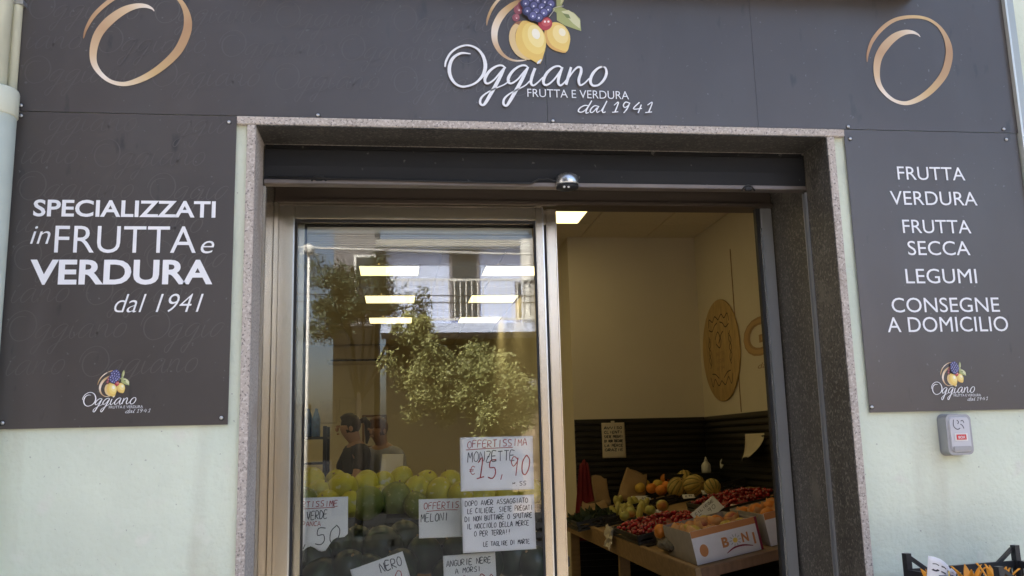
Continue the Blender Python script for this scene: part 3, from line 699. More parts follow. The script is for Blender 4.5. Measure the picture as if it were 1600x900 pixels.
notice('price_notice', 'handwritten price sheet reading MONZETTE 15,90 taped above the white note', .252, 1.382, .285, .204, .520, 0, .0012, 1,
       [('OFFERTISSIMA', .10, .93, .80, .13, .0030, 'r', .02), ('_', .08, .72, .765, 0, .0028, 'r', .01), ('MONZETTE', .10, .76, .53, .19, .0034, 'k', .03), ('€', .12, .22, .30, .17, .0030, 'r', 0), ('15,90', .22, .98, .22, .36, .0042, 'r', .05), ('*.SS', .70, .9, .08, .08, .0024, 'k', 0)])
notice('customer_notice', 'white handwritten note of six lines asking not to spit stones', .257, 1.153, .282, .204, .519, -1, .001, 2,
       [('DOPO AVER ASSAGGIATO', .05, .92, .85, .09, .0028, 'k', .01), ('LE CILIEGE, SIETE PREGATI', .08, .98, .71, .09, .0028, 'k', .01), ('DI NON BUTTARE O SPUTARE', .04, .97, .57, .09, .0028, 'k', .01),
        ('IL NOCCIOLO DELLA MERCE', .06, .92, .43, .09, .0028, 'k', .01), ('O PER TERRA!!', .16, .66, .29, .09, .0028, 'k', .01), ('LE TAGLIRE DI MARTE', .28, .92, .10, .08, .0026, 'k', .01)])
notice('price_notice', 'torn price card reading 1,50 in front of the melons', -.435, 1.165, .255, .205, .66, 0, .002, 3,
       [('OFFERTISSIME', .02, .86, .82, .11, .0028, 'r', .01), ('_', .06, .80, .78, 0, .0026, 'r', .01), ('VERDE', .38, .70, .60, .15, .0034, 'k', .02), ('A PANCA', .20, .60, .47, .09, .0024, 'r', .01), ('1,50', .10, .92, .12, .32, .0036, 'k', .03)],
       bite=lambda s: .01+.012*math.sin(s*70)+max(0, (s-.17)*.75))
notice('price_notice', 'price card reading OFFERTISSIMA half hidden behind the note and a watermelon', .095, 1.20, .17, .15, .66, 0, .002, 4,
       [('OFFERTIS', .12, .95, .74, .17, .003, 'r', .01), ('_', .18, .9, .68, 0, .0026, 'r', 0), ('MELONI', .05, .7, .42, .2, .003, 'k', .02)])
notice('price_notice', 'small tilted price card reading NERO at the bottom of the glass', -.135, .98, .21, .12, .64, -17, .002, 5,
       [('NERO', .52, .95, .58, .3, .0036, 'k', .02), ('1,20', .2, .9, .1, .34, .0034, 'r', .02)])
notice('price_notice', 'price card reading ANGURIE NERE at the bottom of the glass under the note', .192, .96, .205, .175, .62, -2, .002, 6,
       [('ANGURIE NERE', .06, .92, .76, .13, .003, 'k', .02), ('A MORSI', .22, .72, .6, .11, .0026, 'k', .02), ('1,90', .3, .98, .14, .40, .0042, 'r', .02)])

# ---------------------------------------------------------------- melon display behind the glass
def crate_mesh(w_, d, h, bars=4, th=.012):
    """open slatted plastic crate, origin at centre of its base"""
    g = G()
    g.box(-w_/2, w_/2, -d/2, d/2, 0, .012)
    for k in range(bars):
        z0 = .02+k*(h-.02)/bars; z1 = z0+(h-.02)/bars*.62
        if k == bars-1: z1 = h
        g.box(-w_/2, w_/2, -d/2, -d/2+th, z0, z1); g.box(-w_/2, w_/2, d/2-th, d/2, z0, z1)
        g.box(-w_/2, -w_/2+th, -d/2+th+.0005, d/2-th-.0005, z0, z1); g.box(w_/2-th, w_/2, -d/2+th+.0005, d/2-th-.0005, z0, z1)
    nx = max(3, int(w_/.09))
    for i in range(nx+1):
        x = -w_/2+.012+(w_-.024)*i/nx
        for s in (-1, 1): g.box(x-.010, x+.010, s*(d/2-th/2)-th*.35, s*(d/2-th/2)+th*.35, .013, h-.004)
    return g
bench = thing('display_bench', 'black two step display bench behind the door glass', 'display bench', (.1, 1.3, 0))
g = G(); g.box(-.75, .58, -.60, .0, .70, .76); g.box(-.75, .72, .02, .95, .98, 1.03); g.build('shelf', M['slat'], bench, bev=.004)
for (a, b) in ((-.72, -.56), (.68, -.56), (-.72, .9), (.68, .9)):
    g = G(); g.box(a-.03, a+.03, b-.03, b+.03, .005, .70 if b < 0 else .98); g.build('leg', M['slat'], bench)
crates = []
proto = tag(crate_mesh(.46, .38, .205, 4).build('plastic_crate', M['crate'], bev=.0015, seg=1), 'black plastic crate heaped with netted melons', 'crate', 'black crates under the melons')
for i, (x, y) in enumerate(((-.39, 1.72), (.08, 1.72), (.55, 1.72))):
    o = proto if i == 0 else dup(proto)
    o.location = (x, y, 1.032); o['label'] = ('black crate of melons nearest the door stile, behind the torn card', 'black crate of melons in the middle of the window', 'black crate of melons behind the taped notices')[i]
pg = tag(crate_mesh(.42, .34, .20, 3).build('plastic_crate', M['crate_grey'], bev=.0015, seg=1), 'blue grey plastic crate holding dark watermelons', 'crate', 'grey crates under the watermelons')
for i, x in enumerate((-.42, .03, .48)):
    o = pg if i == 0 else dup(pg)
    o.location = (x, 1.06, .762); o['label'] = ('grey crate of watermelons behind the torn price card', 'grey crate of watermelons in the middle of the window', 'grey crate of watermelons behind the white note')[i]
def melon_mesh(mt, name, r, el, seed):
    g = G(); R = random.Random(seed); ph = R.uniform(0, 6)
    g.ell((0, 0, 0), (r, r, r*el), seg=24, ring=14, fn=lambda d, th, p: 1+.012*math.cos(10*p+ph)*math.sin(th)+.01*math.sin(3*th+ph))
    return g.build(name, M[mt])
def with_stem(o, r, el):
    g = G(); g.tube([(0, 0, r*el*.97), (.002, .001, r*el*1.04), (.006, .002, r*el*1.10)], [.006, .004, .0045], 8); g.build('stalk', M['card'], o)
MEL = [(150, 430, 58), (185, 480, 50), (300, 472, 66), (275, 425, 48), (425, 440, 55), (430, 535, 68), (515, 430, 45), (600, 415, 50), (572, 515, 66), (500, 495, 38), (680, 468, 56), (675, 545, 52),
       (235, 535, 52), (350, 540, 50), (115, 530, 55), (730, 430, 50), (790, 480, 56), (850, 430, 50), (900, 500, 58), (960, 440, 52), (1010, 490, 56), (1080, 450, 54), (1130, 500, 56), (1180, 440, 52), (1240, 480, 56)]
for i, (a, b, r) in enumerate(MEL):
    px, py = 440+a/3.2125, 620+b/3.2125
    y = 1.86-.34*min(1, max(0, (b-400)/150)); p = at(px, py, 1, y); rr = r/3.2125*(y+3)/FPX*1.16
    green = i in (5, 8, 11, 14)
    o = melon_mesh('melon_green' if green else 'melon', 'melon', rr, 1.08+.12*rng.random(), i); with_stem(o, rr, 1.1)
    tag(o, 'greener netted melon in the heap of yellow melons' if green else 'yellow netted melon heaped on the black crates', 'melon', 'melons piled behind the door glass')
    o.location = p; o.rotation_euler = (rng.uniform(-.9, .9), rng.uniform(-.7, .7), rng.uniform(0, 6))
WAT = [(489, 872, 28), (528, 850, 25), (598, 856, 31), (632, 842, 26), (664, 866, 27), (684, 824, 25), (560, 846, 22), (720, 860, 27), (760, 880, 27), (800, 870, 28), (835, 880, 26), (628, 884, 25), (545, 888, 27), (575, 892, 25), (700, 898, 25), (500, 900, 27)]
for i, (px, py, r) in enumerate(WAT):
    y = 1.20-.26*min(1, max(0, (py-824)/60)); p = at(px, py, 1, y); rr = r*(y+3)/FPX
    g = G(); g.ell((0, 0, 0), (rr, rr, rr*1.08), seg=24, ring=14); o = g.build('watermelon', M['watermelon']); with_stem(o, rr, 1.05)
    tag(o, 'dark green watermelon piled behind the lower door glass', 'watermelon', 'watermelons behind the door glass')
    o.location = p; o.rotation_euler = (rng.uniform(-1, 1), rng.uniform(-1, 1), rng.uniform(0, 6))

# ---------------------------------------------------------------- sloping fruit stand inside the doorway
TX0, TY0, TY1, TZ0, SL = 1.395, 1.215, 4.72, .955, .19
TX1 = SX-.035
def tz(x): return TZ0+(x-TX0)*SL
def at_top(px, py, up=0):
    d = CR*((px-800)/FPX) - CU*((py-450)/FPX) + CF
    t = (TZ0+up+(CAM.x-TX0)*SL-CAM.z)/(d.z-d.x*SL); return CAM+d*t
st = thing('fruit_stand', 'sloping pine fruit stand along the shop wall inside the doorway', 'fruit stand', (TX0, TY0, 0))
RY = Matrix.Rotation(-math.atan(SL), 4, 'Y')
WID = (TX1-TX0)/math.cos(math.atan(SL)); DEP = TY1-TY0
g = G(); g.box(.028, WID, .032, DEP, -.035, -.012, xf=Matrix.Translation((0, 0, TZ0)) @ RY); g.build('top_board', M['wood'], st)
g = G(); g.box(0, .026, .001, DEP, -.115, .008, xf=Matrix.Translation((0, 0, TZ0)) @ RY); g.build('front_board', M['wood'], st, bev=.003)
g = G(); g.box(.027, WID, 0, .030, -.048, -.002, xf=Matrix.Translation((0, 0, TZ0)) @ RY); g.build('end_board', M['wood_dark'], st, bev=.003)
for (a, b) in ((.07, .06), (.07, DEP/2), (.07, DEP-.1), (WID-.15, .06), (WID-.15, DEP-.1)):
    g = G(); g.box(a, a+.07, b, b+.045, .006, TZ0+a*SL-.037); g.build('leg', M['wood'], st, bev=.003)
ROT = Matrix.Rotation(-math.atan(SL), 4, 'Y').to_euler()

def tray(px, py, w_, d, h, mt, label, name='fruit_tray', up=.0):
    p = at_top(px, py); o = crate_mesh(w_, d, h, 2, .006).build(name, M[mt], bev=.001, seg=1)
    o.location = p+Vector((0, 0, .002-.012)); o.rotation_euler = ROT; tag(o, label, 'tray', 'fruit trays on the sloping stand'); return o
def on_tray(o, x, y, z): return o.matrix_basis @ Vector((x, y, z))

ch_g = G(); ch_g.ell((0, 0, 0), (.0125, .0125, .0118), seg=10, ring=7, fn=lambda d, th, p: 1-.10*math.exp(-th*th*5))
ch = ch_g.build('cherry', M['cherry'])
ch_g = G(); ch_g.ell((0, 0, 0), (.0125, .0125, .0118), seg=10, ring=7, fn=lambda d, th, p: 1-.10*math.exp(-th*th*5))
ch2 = ch_g.build('cherry', M['cherry_dark'])
first = {0: True, 1: True}
def cherry(loc, label, dark):
    src = ch2 if dark else ch
    o = src if first[dark] else src.copy()
    if not first[dark]: COL.objects.link(o)
    first[dark] = False
    tag(o, label, 'cherry', 'cherries heaped in the trays'); o.location = loc
    o.rotation_euler = (rng.uniform(0, 6), rng.uniform(0, 6), 0); s = rng.uniform(.9, 1.2); o.scale = (s, s, s)
t1 = tray(1034, 833, .46, .62, .075, 'crate', 'black tray of bright red cherries beside the pine front board')
t2 = tray(1152, 793, .46, .66, .075, 'crate', 'black tray of dark cherries behind the white carton')
def heap(t, w_, d, h, n, label, darkp):
    for i in range(n):
        x, y = rng.uniform(-w_/2, w_/2), rng.uniform(-d/2, d/2)
        q = 1-(abs(x)/(w_/2))**2.4*.5-(abs(y)/(d/2))**2.4*.5
        cherry(on_tray(t, x, y, .062+h*max(0, q)+rng.uniform(-.010, .006)), label, 1 if rng.random() < darkp else 0)
    g = G(); g.ell((0, 0, .052), (w_/2*.98, d/2*.98, h*.85+.004), seg=20, ring=10)
    g.build('fruit_bed', M['cherry_dark'], t)
heap(t1, .42, .56, .045, 140, 'red cherry heaped in the tray beside the pine front board', .25)
heap(t2, .42, .60, .045, 148, 'cherry heaped in the tray nearer the slatted wall', .5)

# fruit of several kinds
def fruit(kind, mt, px, py, r, up, label, group, stalk=True, seg=20):
    p = at_top(px, py, up); g = G()
    if kind == 'round': g.ell((0, 0, 0), (r, r, r*.93), seg=seg, ring=12, fn=lambda d, th, q: 1-.09*math.exp(-th*th*6)-.05*math.exp(-(math.pi-th)**2*6))
    else: g.ell((0, 0, 0), (r*.75, r*.75, r*1.5), seg=seg, ring=12, fn=lambda d, th, q: 1-.12*math.cos(th))
    o = g.build(kind if kind != 'round' else group[0], M[mt]); o.location = p; o.rotation_euler = (rng.uniform(-.6, .6), rng.uniform(-.6, .6), rng.uniform(0, 6))
    tag(o, label, group[0], group[1])
    if stalk:
        g = G(); g.tube([(0, 0, r*.82), (.002, 0, r*1.0), (.005, .002, r*1.12)], [.0022, .0018, .002], 6); g.build('stalk', M['wood_dark'], o)
    return o
APP = ('apple', 'apples lying on the cherries')
for (u, v, r, lab) in ((1035, 790, .042, 'large yellow green apple on top of the red cherries'), (1016, 797, .036, 'smaller flushed apple beside the large one on the cherries'), (986, 800, .038, 'green apple at the edge of the cherry tray'), (976, 806, .034, 'rosy apple lowest at the edge of the cherry tray')):
    fruit('round', 'apple', u, v, r, .10, lab, APP)
# back tray with oranges and striped squashes
t3 = tray(1068, 778, .95, .30, .07, 'crate', 'long black tray of oranges and striped squashes at the back')
ORA = ('orange', 'oranges in the back tray')
for (u, v, m_, lab) in ((1008, 757, 'yellow_fruit', 0), (1024, 748, 'apple', 1), (1028, 757, 'yellow_fruit', 0), (1040, 748, 'orange', 2), (1042, 760, 'orange', 2), (1018, 763, 'orange', 2), (1000, 762, 'yellow_fruit', 0), (1033, 766, 'orange', 2)):
    if lab == 1: fruit('round', m_, u, v, .045, .10, 'yellow green apple among the oranges at the back', ('apple', 'apples on the stand'))
    elif lab == 0: fruit('round', m_, u, v, .045, .10, 'yellow citrus fruit beside the oranges in the back tray', ('citrus', 'yellow citrus in the back tray'), False)
    else: fruit('round', m_, u, v, .045, .10, 'orange beside the striped squashes in the back tray', ORA, False)
def squash(u, v, r, lab, rx):
    p = at_top(u, v, .10); o = thing('squash', lab, 'squash', p, 'striped squashes in the back tray'); o.rotation_euler = (rx, .4, rng.uniform(0, 3))
    lob = lambda d, th, q: 1+.05*math.cos(10*q)*math.sin(th)-.10*math.exp(-th*th*6)
    g = G(); g.ell((0, 0, 0), (r, r, r*1.12), seg=40, ring=14, fn=lob); g.build('flesh', M['squash'], o)
    g = G()
    for k in range(10):
        a = (k+.5)*2*math.pi/10
        g.tube([(r*.965*math.sin(t)*math.cos(a), r*.965*math.sin(t)*math.sin(a), r*1.06*math.cos(t)) for t in [.35+2.4*j/10 for j in range(11)]], [.001]+[.0055]*9+[.001], 6)
    g.build('stripes', M['squash_stripe'], o)
    g = G(); g.tube([(0, 0, r*.95), (0, .004, r*1.2)], [.008, .006], 8); g.build('stalk', M['card'], o)
squash(1058, 762, .074, 'striped squash standing next to the oranges', .5); squash(1085, 758, .078, 'biggest striped squash in the middle of the back tray', 1.3)
squash(1113, 761, .058, 'small plain squash at the end of the back tray', .9); squash(1070, 748, .066, 'striped squash perched behind the two big ones', .2)
# yellow green peppers in a tray on the left, paper bags
t4 = tray(972, 806, .40, .62, .06, 'crate', 'black tray of yellow green peppers near the paper bags')
for i in range(22):
    u, v = rng.uniform(956, 1012), rng.uniform(780, 803)
    fruit('pepper', 'banana', u, v, .030, .07, 'long yellow green pepper in the tray near the paper bags', ('pepper', 'yellow green peppers'))
def bag(u, v, w_, h, ry, lab, seed):
    p = at_top(u, v, 0); t = thing('paper_bag', lab, 'paper bag', p, 'brown paper bags at the back of the stand'); t.rotation_euler = (rad(-10), ry, rad(8))
    R = random.Random(seed); g = G(); vs = []; n_ = 24
    for j in range(8):
        f = j/7; q = 1-.55*f if seed == 2 else 1-.15*f; thk = .05*(1-f)+.006
        for k in range(n_):
            a = 2*math.pi*k/n_; vs.append((w_/2*q*math.copysign(abs(math.cos(a))**.6, math.cos(a))*(1+.05*R.uniform(-1, 1)), thk*math.copysign(abs(math.sin(a))**.7, math.sin(a))*(1+.3*R.uniform(-1, 1)), h*f+.012*math.sin(a*3+seed)*f))
    fs = [(j*n_+k, j*n_+(k+1) % n_, (j+1)*n_+(k+1) % n_, (j+1)*n_+k) for j in range(7) for k in range(n_)]
    fs.append(tuple(range(n_-1, -1, -1))); g.add(vs, fs, smooth=True); g.build('bag', M['card'], t)
bag(940, 790, .16, .25, 0, 'upright pleated brown paper bag against the slatted wall', 1)
bag(985, 784, .24, .26, .35, 'large flat brown paper bag leaning beside the upright one', 3)
bag(930, 800, .24, .08, 0, 'crumpled brown paper bag lying flat at the stand end', 4)
pb_ = at_top(1062, 862); bg_ = thing('plastic_bag', 'clear grey plastic bag of peaches between cherries and printed carton', 'plastic bag', pb_+Vector((-.03, .06, .05))); R = random.Random(12)
g = G(); g.ell((0, 0, -.012), (.062, .16, .042), seg=26, ring=14, fn=lambda d, th, q: 1+.10*math.sin(5*q+3*th)*math.sin(th)+.06*math.sin(11*q)); g.build('film', M['bag_film'], bg_)
for k in range(7):
    g = G(); g.ell((R.uniform(-.045, .045), R.uniform(-.10, .10), .045+R.uniform(-.01, .012)), .033, seg=14, ring=9); g.build('peach', M[R.choice(['peach', 'orange', 'peach'])], bg_)
t5 = tray(925, 818, .30, .42, .07, 'crate', 'black tray of dark leafy greens at the far end of the front board')
g = G()
for k in range(90):
    a, b = R.uniform(-.13, .13), R.uniform(-.19, .19); p0 = Vector((a, b, .05)); d = Vector((R.gauss(0, 1), R.gauss(0, 1), abs(R.gauss(0, .8)))).normalized()*.09; s_ = Vector((R.gauss(0, 1), R.gauss(0, 1), R.gauss(0, 1))).cross(d).normalized()*.022
    g.add([p0, p0+d*.5+s_, p0+d, p0+d*.5-s_], [(0, 1, 2, 3)])
g.build('leafy_greens', M['leaf_dark'], t5)
# clear plastic wrapping
cl = thing('plastic_wrap', 'crumpled pale plastic wrap hanging over the pine front board', 'plastic wrap', at_top(958, 838))
g = G(); R = random.Random(5); vs = []
for i in range(10):
    for j in range(8): vs.append((-.02+.012*R.uniform(-1, 1)-.02*j/7, -.09+.02*i+.01*R.uniform(-1, 1), .07-.02*j+.012*R.uniform(-1, 1)))
g.add(vs, [(i*8+j, (i+1)*8+j, (i+1)*8+j+1, i*8+j+1) for i in range(9) for j in range(7)]); g.build('sheet', M['paper_dim'], cl, sol=.001)
# white cartons with printed fronts
def carton(u, v, w_, d, h, lab, printed):
    p = at_top(u, v); t = thing('fruit_carton', lab, 'carton', p+Vector((0, 0, -.008)), 'white fruit cartons at the near end of the stand'); t.rotation_euler = ROT
    g = G(); g.box(0, w_, 0, .005, 0, h); g.build('front_panel', M['box_white'], t)
    g = G(); g.box(0, .005, .0055, d, 0, h*.96); g.box(w_-.005, w_, .0055, d, 0, h*.96); g.box(.0055, w_-.0055, d-.005, d, 0, h*.96); g.box(.0055, w_-.0055, .0055, d-.0055, .001, .006); g.build('side_panel', M['box_side'], t)
    fr = frame_plane((0, -.0005, 0), (1, 0, 0), (0, 0, 1), (0, -1, 0))
    g = G(); g.poly([(0, h*.80), (w_, h*.80), (w_, h), (0, h)], fr, .5, 0); g.poly([(w_-.012, 0), (w_, 0), (w_, h), (w_-.012, h)], fr, 1, 1)
    if printed:
        put_text(g, 'B', fr, w_*.42, w_*.52, h*.32, h*.62, .04, 0, 2, 0); put_text(g, 'N', fr, w_*.72, w_*.82, h*.34, h*.62, .04, 0, 2, 0)
        put_text(g, 'I', fr, w_*.885, w_*.915, h*.22, h*.56, .03, 0, 2, 0)
        g.ribbon([(w_*.46, h*.14), (w_*.58, h*.25), (w_*.72, h*.26), (w_*.86, h*.18)], [.003, .008, .008, .003], fr, 2, 1)
        g.poly([(w_*.62+.012*math.cos(k), h*.46+.012*math.sin(k)) for k in [j*2*math.pi/16 for j in range(16)]], fr, 2, 2)
        for k in range(10):
            a = k*2*math.pi/10; g.ribbon([(w_*.62+.017*math.cos(a), h*.46+.017*math.sin(a)), (w_*.62+.024*math.cos(a), h*.46+.024*math.sin(a)), (w_*.62+.03*math.cos(a), h*.46+.03*math.sin(a))], .003, fr, 2, 3)
        g.poly([(w_*.14+.022*math.cos(k), h*.38+.03*math.sin(k)) for k in [j*2*math.pi/16 for j in range(16)]], fr, 2, 0)
    g.build('printing', [M['orange_print'], M['maroon'], M['petal_yellow'], M['trim']], t)
    return t
c1 = carton(1090, 881, .345, .46, .160, 'white printed fruit carton with orange letters at the stand corner', True)
c2 = carton(1205, 851, .34, .46, .160, 'second white carton beside the printed one, cut by the door jamb', False)
bpy.context.view_layer.update()
for ci, cc in enumerate((c1, c2)):
    for k in range(11):
        x, y, r = .05+.08*(k % 4)+rng.uniform(-.01, .01), .06+.15*(k//4)+rng.uniform(-.01, .01), .036
        m_ = rng.choice(['yellow_fruit', 'peach', 'orange', 'yellow_fruit']) if ci == 0 else 'orange'
        g = G(); g.ell((0, 0, 0), (r, r, r*.95), seg=18, ring=12, fn=lambda d, th, q: 1-.08*math.exp(-th*th*6))
        o = g.build('peach', M[m_]); o.location = cc.matrix_world @ Vector((x, y, .138+rng.uniform(-.012, .018))); o.rotation_euler = (rng.uniform(-.5, .5), rng.uniform(-.5, .5), 0)
        tag(o, ('yellow or orange peach in the printed carton' if ci == 0 else 'orange peach in the carton cut by the door jamb'), 'peach', 'peaches in the cartons')
        g = G(); vs = []; R = random.Random(k+ci*50)
        for a in range(14):
            an = a*2*math.pi/14
            for rr, zz in ((.018, -.03), (.036, -.016), (.047+.008*R.uniform(-1, 1), .012+.012*R.uniform(-1, 1))): vs.append((rr*math.cos(an), rr*math.sin(an), zz))
        g.add(vs, [(a*3+b, ((a+1) % 14)*3+b, ((a+1) % 14)*3+b+1, a*3+b+1) for a in range(14) for b in range(2)], smooth=True); g.build('tissue_cup', M['tissue'], o, sol=.0008)
def price_card(u, v, w_, h, up, rz, rx, lab, lines, ry=0):
    p = at_top(u, v, up); t = thing('price_card', lab, 'price card', p, 'price cards on the fruit stand'); t.rotation_euler = (rx, rad(ry), rz)
    g, sf = wavy(w_, h, .002, int(u)); g.build('card', M['paper'], t, sol=.0008)
    gb = G()
    for (b, s0, s1, t0, hh) in lines: hand(gb, b, sf, s0*w_, s1*w_, t0*h, hh*h, .003)
    gb.build('writing', M['black_pen'], t)
price_card(1096, 822, .17, .10, .06, rad(-5), rad(-40), 'white price card leaning on the dark cherries', [('CILIEGE', .1, .9, .7, .14), ('5,90', .15, .85, .3, .26)], -36)
price_card(990, 784, .16, .06, .05, rad(10), rad(-50), 'small price card in the peppers', [('1,99', .2, .8, .3, .4)])
price_card(1068, 779, .09, .04, .05, rad(0), rad(-50), 'tiny price tag under the striped squashes', [('0,99', .2, .8, .3, .4)])
price_card(1098, 772, .09, .04, .05, rad(0), rad(-50), 'tiny price tag at the end of the back tray', [('1,50', .2, .8, .3, .4)])
price_card(1022, 801, .06, .03, .07, rad(0), rad(-50), 'tiny price tag beside the large apple', [('1,9', .2, .8, .3, .4)])
bc = tag(crate_mesh(.40, .26, .11, 2, .008).build('fruit_tray', M['crate'], bev=.001, seg=1), 'small black crate under the two white bottles', 'tray', 'fruit trays on the sloping stand'); bc.location = (2.48, 4.44, at(1118, 738, 1, 4.42).z-.112)
g = G(); g.box(-.185, .185, -.115, .115, .095, .108); g.build('crate_lid', M['crate'], bc)
for (u, v, lab, sp) in ((1104, 739, 'white bottle with a pointed nozzle behind the squashes', 1), (1133, 733, 'white round-capped bottle near the slatted wall', 0)):
    p = at(u, v, 1, 4.42)
    t = thing('squeeze_bottle', lab, 'bottle', p, 'white bottles on the stand')
    H = .125
    g = G(); g.lathe([(.036, 0), (.040, .01), (.040, H*.5), (.028, H*.66), (.016, H*.76)], n=18); g.build('bottle_body', M['white_plastic'], t)
    g = G(); g.lathe([(.016, H*.765), (.015, H*.85), (.004, H*1.05), (.003, H*1.08)] if sp else [(.028, H*.74), (.030, H*.80), (.028, H*.95), (.015, H*1.0)], n=18); g.build('nozzle', M['white_plastic'], t)
# wall things in the doorway part
fB = at(942, 716, 1, YB-.03); fBt = at(976, 660, 1, YB-.03)
t = thing('wall_notice', 'long printed notice hanging on the black slatted wall', 'notice', (fB.x, YB-.028, fB.z))
w_, h = fBt.x-fB.x, fBt.z-fB.z
g, sf = wavy(w_, h, .004, 11); g.build('sheet', M['paper_dim'], t, sol=.001)
g = G()
for k, b in enumerate(('AVVISO', 'CLIENTI', 'SIETE PREGATI', 'DI NON TOCCARE', 'LA MERCE', 'GRAZIE')): hand(g, b, sf, w_*.1, w_*.9, h*(.82-k*.125), h*.07, .006)
g.build('writing', M['black_pen'], t)
g = G(); g.box(w_*.4, w_*.55, -.012, -.006, h-.02, h+.015); g.build('tape', M['paper_dim'], t)
q0, q1 = at(1195, 722, 0, SX-.03), at(1164, 678, 0, SX-.03)
t = thing('wall_notice', 'curled blank paper pinned to the slatted wall above the cherries', 'notice', (SX-.03, q1.y, q0.z)); t.rotation_euler.z = rad(-90)
w_, h = abs(q1.y-q0.y), q1.z-q0.z
g = G(); vs = []
for i in range(13):
    for j in range(13): a, b = i/12, j/12; vs.append((a*w_, -.10*(1-b)**2*(.4+a)-.012*math.sin(a*5), h*b+.04*math.sin(a*2)*(1-b)))
g.add(vs, [(i*13+j, (i+1)*13+j, (i+1)*13+j+1, i*13+j+1) for i in range(12) for j in range(12)], smooth=True); g.build('sheet', M['paper_dim'], t, sol=.001)
# red cloth hanging at the corner
p = at(914, 800, 1, YB-.15)
t = thing('red_apron', 'dark red cloth hanging at the wall corner beside the doors', 'apron', (XB+.045, YB-.10, 0))
g = G(); vs = []
for j in range(9):
    f = j/8
    for i in range(13): a = i/12-.5; vs.append((a*(.08+.16*(1-f)), -.05+.02*math.sin(i*1.7), .75+.62*f+.05*(1-abs(a)*2)*f))
g.add(vs, [(j*13+i, j*13+i+1, (j+1)*13+i+1, (j+1)*13+i) for j in range(8) for i in range(12)], smooth=True); g.build('cloth', M['red_cloth'], t, sol=.006)
# round wooden sign and wall letters (on the side wall, read towards the door)
cc = at(1126, 547, 0, SX-.012); rt = at(1126, 462, 0, SX-.012).z-cc.z
dsk = thing('round_wall_sign', 'round wooden sign with dark scroll ornament on the cream wall', 'sign', (SX-.002, cc.y, cc.z))
g = G(); g.lathe([(rt*.93, 0), (rt*.95, .004), (rt*.95, .013), (rt*.94, .015)], n=48, xf=Matrix.Rotation(rad(-90), 4, 'Y')); g.build('disc', M['disc'], dsk)
fD = frame_plane((-.0155, 0, 0), (0, -1, 0), (0, 0, 1), (-1, 0, 0))
g = G(); S_ = rt/.46
def flip(P): return [(a*S_, b*S_) for a, b in P]
for sgn in (-1, 1):
    for base in ([(0, .26), (.08, .30), (.14, .26), (.22, .29), (.25, .22)], [(.03, .24), (.10, .22), (.16, .18), (.24, .20)], [(0, -.26), (.08, -.30), (.16, -.24), (.22, -.30), (.26, -.22)], [(.06, -.24), (.14, -.20), (.22, -.19)],
                 [(.22, .12), (.27, .06), (.22, 0), (.27, -.06), (.23, -.12)], [(.25, .14), (.22, .07), (.27, 0), (.22, -.08), (.25, -.14)]):
        g.ribbon(flip([(a*sgn, b) for a, b in base]), .0095, fD, 1)
for P_ in ([(-.10, .10), (-.03, .16), (.02, .10), (-.02, .06), (.05, .13), (.10, .15)], [(-.08, .06), (0, .02), (.04, .08), (.0, .14)]): g.ribbon(flip(P_), .010, fD, 1)
for k in range(3):
    put_text(g, ('FRUTTA', 'VERDURA', 'dal 1941')[k], fD, -.10*S_, .10*S_, (-.05-.06*k)*S_, (-.015-.06*k)*S_, .01, 0, 1, 1)
g.build('ornament', [M['dark_print'], M['card']], dsk)
a, b = at(1164, 562, 0, SX-.003), at(1199, 490, 0, SX-.003)
wl = thing('wall_lettering', 'large orange letters Gi outlined dark on the cream wall', 'lettering', (SX-.004, a.y, a.z))
fw = frame_plane((0, 0, 0), (0, -1, 0), (0, 0, 1), (-1, 0, 0)); hh = b.z-a.z; ww = a.y-b.y
g = G(); put_text(g, 'G', fw, 0, ww*1.1, 0, hh, .035, 0, 1, 1); put_text(g, 'G', fw, .015, ww*1.1-.015, .015, hh-.015, -.005, 0, 3, 0)
put_text(g, 'i', fw, ww*1.2, ww*1.5, 0, hh*1.1, .035, 0, 1, 1); put_text(g, 'i', fw, ww*1.22, ww*1.48, .015, hh*1.07, .0, 0, 3, 0)
put_text(g, 'dal 1941', fw, ww*.5, ww*1.8, -hh*.32, -hh*.18, .0, .3, 1, 1)
g.build('letters', [M['gold_paint'], M['card']], wl)

# ---------------------------------------------------------------- deep part of the shop
ac = thing('air_conditioner', 'wide cream air conditioner high on the far shop wall', 'air conditioner', at(560, 570, 1, YF-.01))
a, b = at(513, 571, 1, YF), at(608, 541, 1, YF); W_, H_ = b.x-a.x, b.z-a.z
g = G(); prof = [(0, 0), (-.20, .02), (-.25, .08), (-.25, H_-.04), (-.22, H_), (0, H_)]; n = len(prof)
g.add([(x, y, z) for x in (-W_/2, W_/2) for y, z in prof], [tuple(range(n)), tuple(range(2*n-1, n-1, -1))]+[(i, (i+1) % n, n+(i+1) % n, n+i) for i in range(n)]); g.build('casing', M['ceil'], ac, bev=.01)
g = G(); g.box(-W_*.44, W_*.38, -.262, -.251, .045, .075); g.build('air_slot', M['rubber'], ac)
ct = thing('shop_counter', 'wood fronted counter in front of the two people', 'counter', (-.1, 5.1, 0))
g = G(); g.box(-1.3, .9, -.3, .3, 1.0, 1.04); g.build('counter_top', M['wood_dark'], ct, bev=.006)
g = G()
for k in range(10): g.box(-1.28+k*.215, -1.07+k*.215, -.26, -.24, .01, .998)
g.box(-1.28, .87, .22, .24, .01, .998); g.build('front_boards', M['wood'], ct)
pf = at(586, 700, 1, YF-.02); pf2 = at(604, 648, 1, YF-.02); pf0 = at(566, 648, 1, YF-.02)
t = thing('picture_frame', 'brown picture frame on the far shop wall behind the people', 'picture frame', (pf0.x, YF-.025, pf.z))
W_, H_ = pf2.x-pf0.x, pf2.z-pf.z
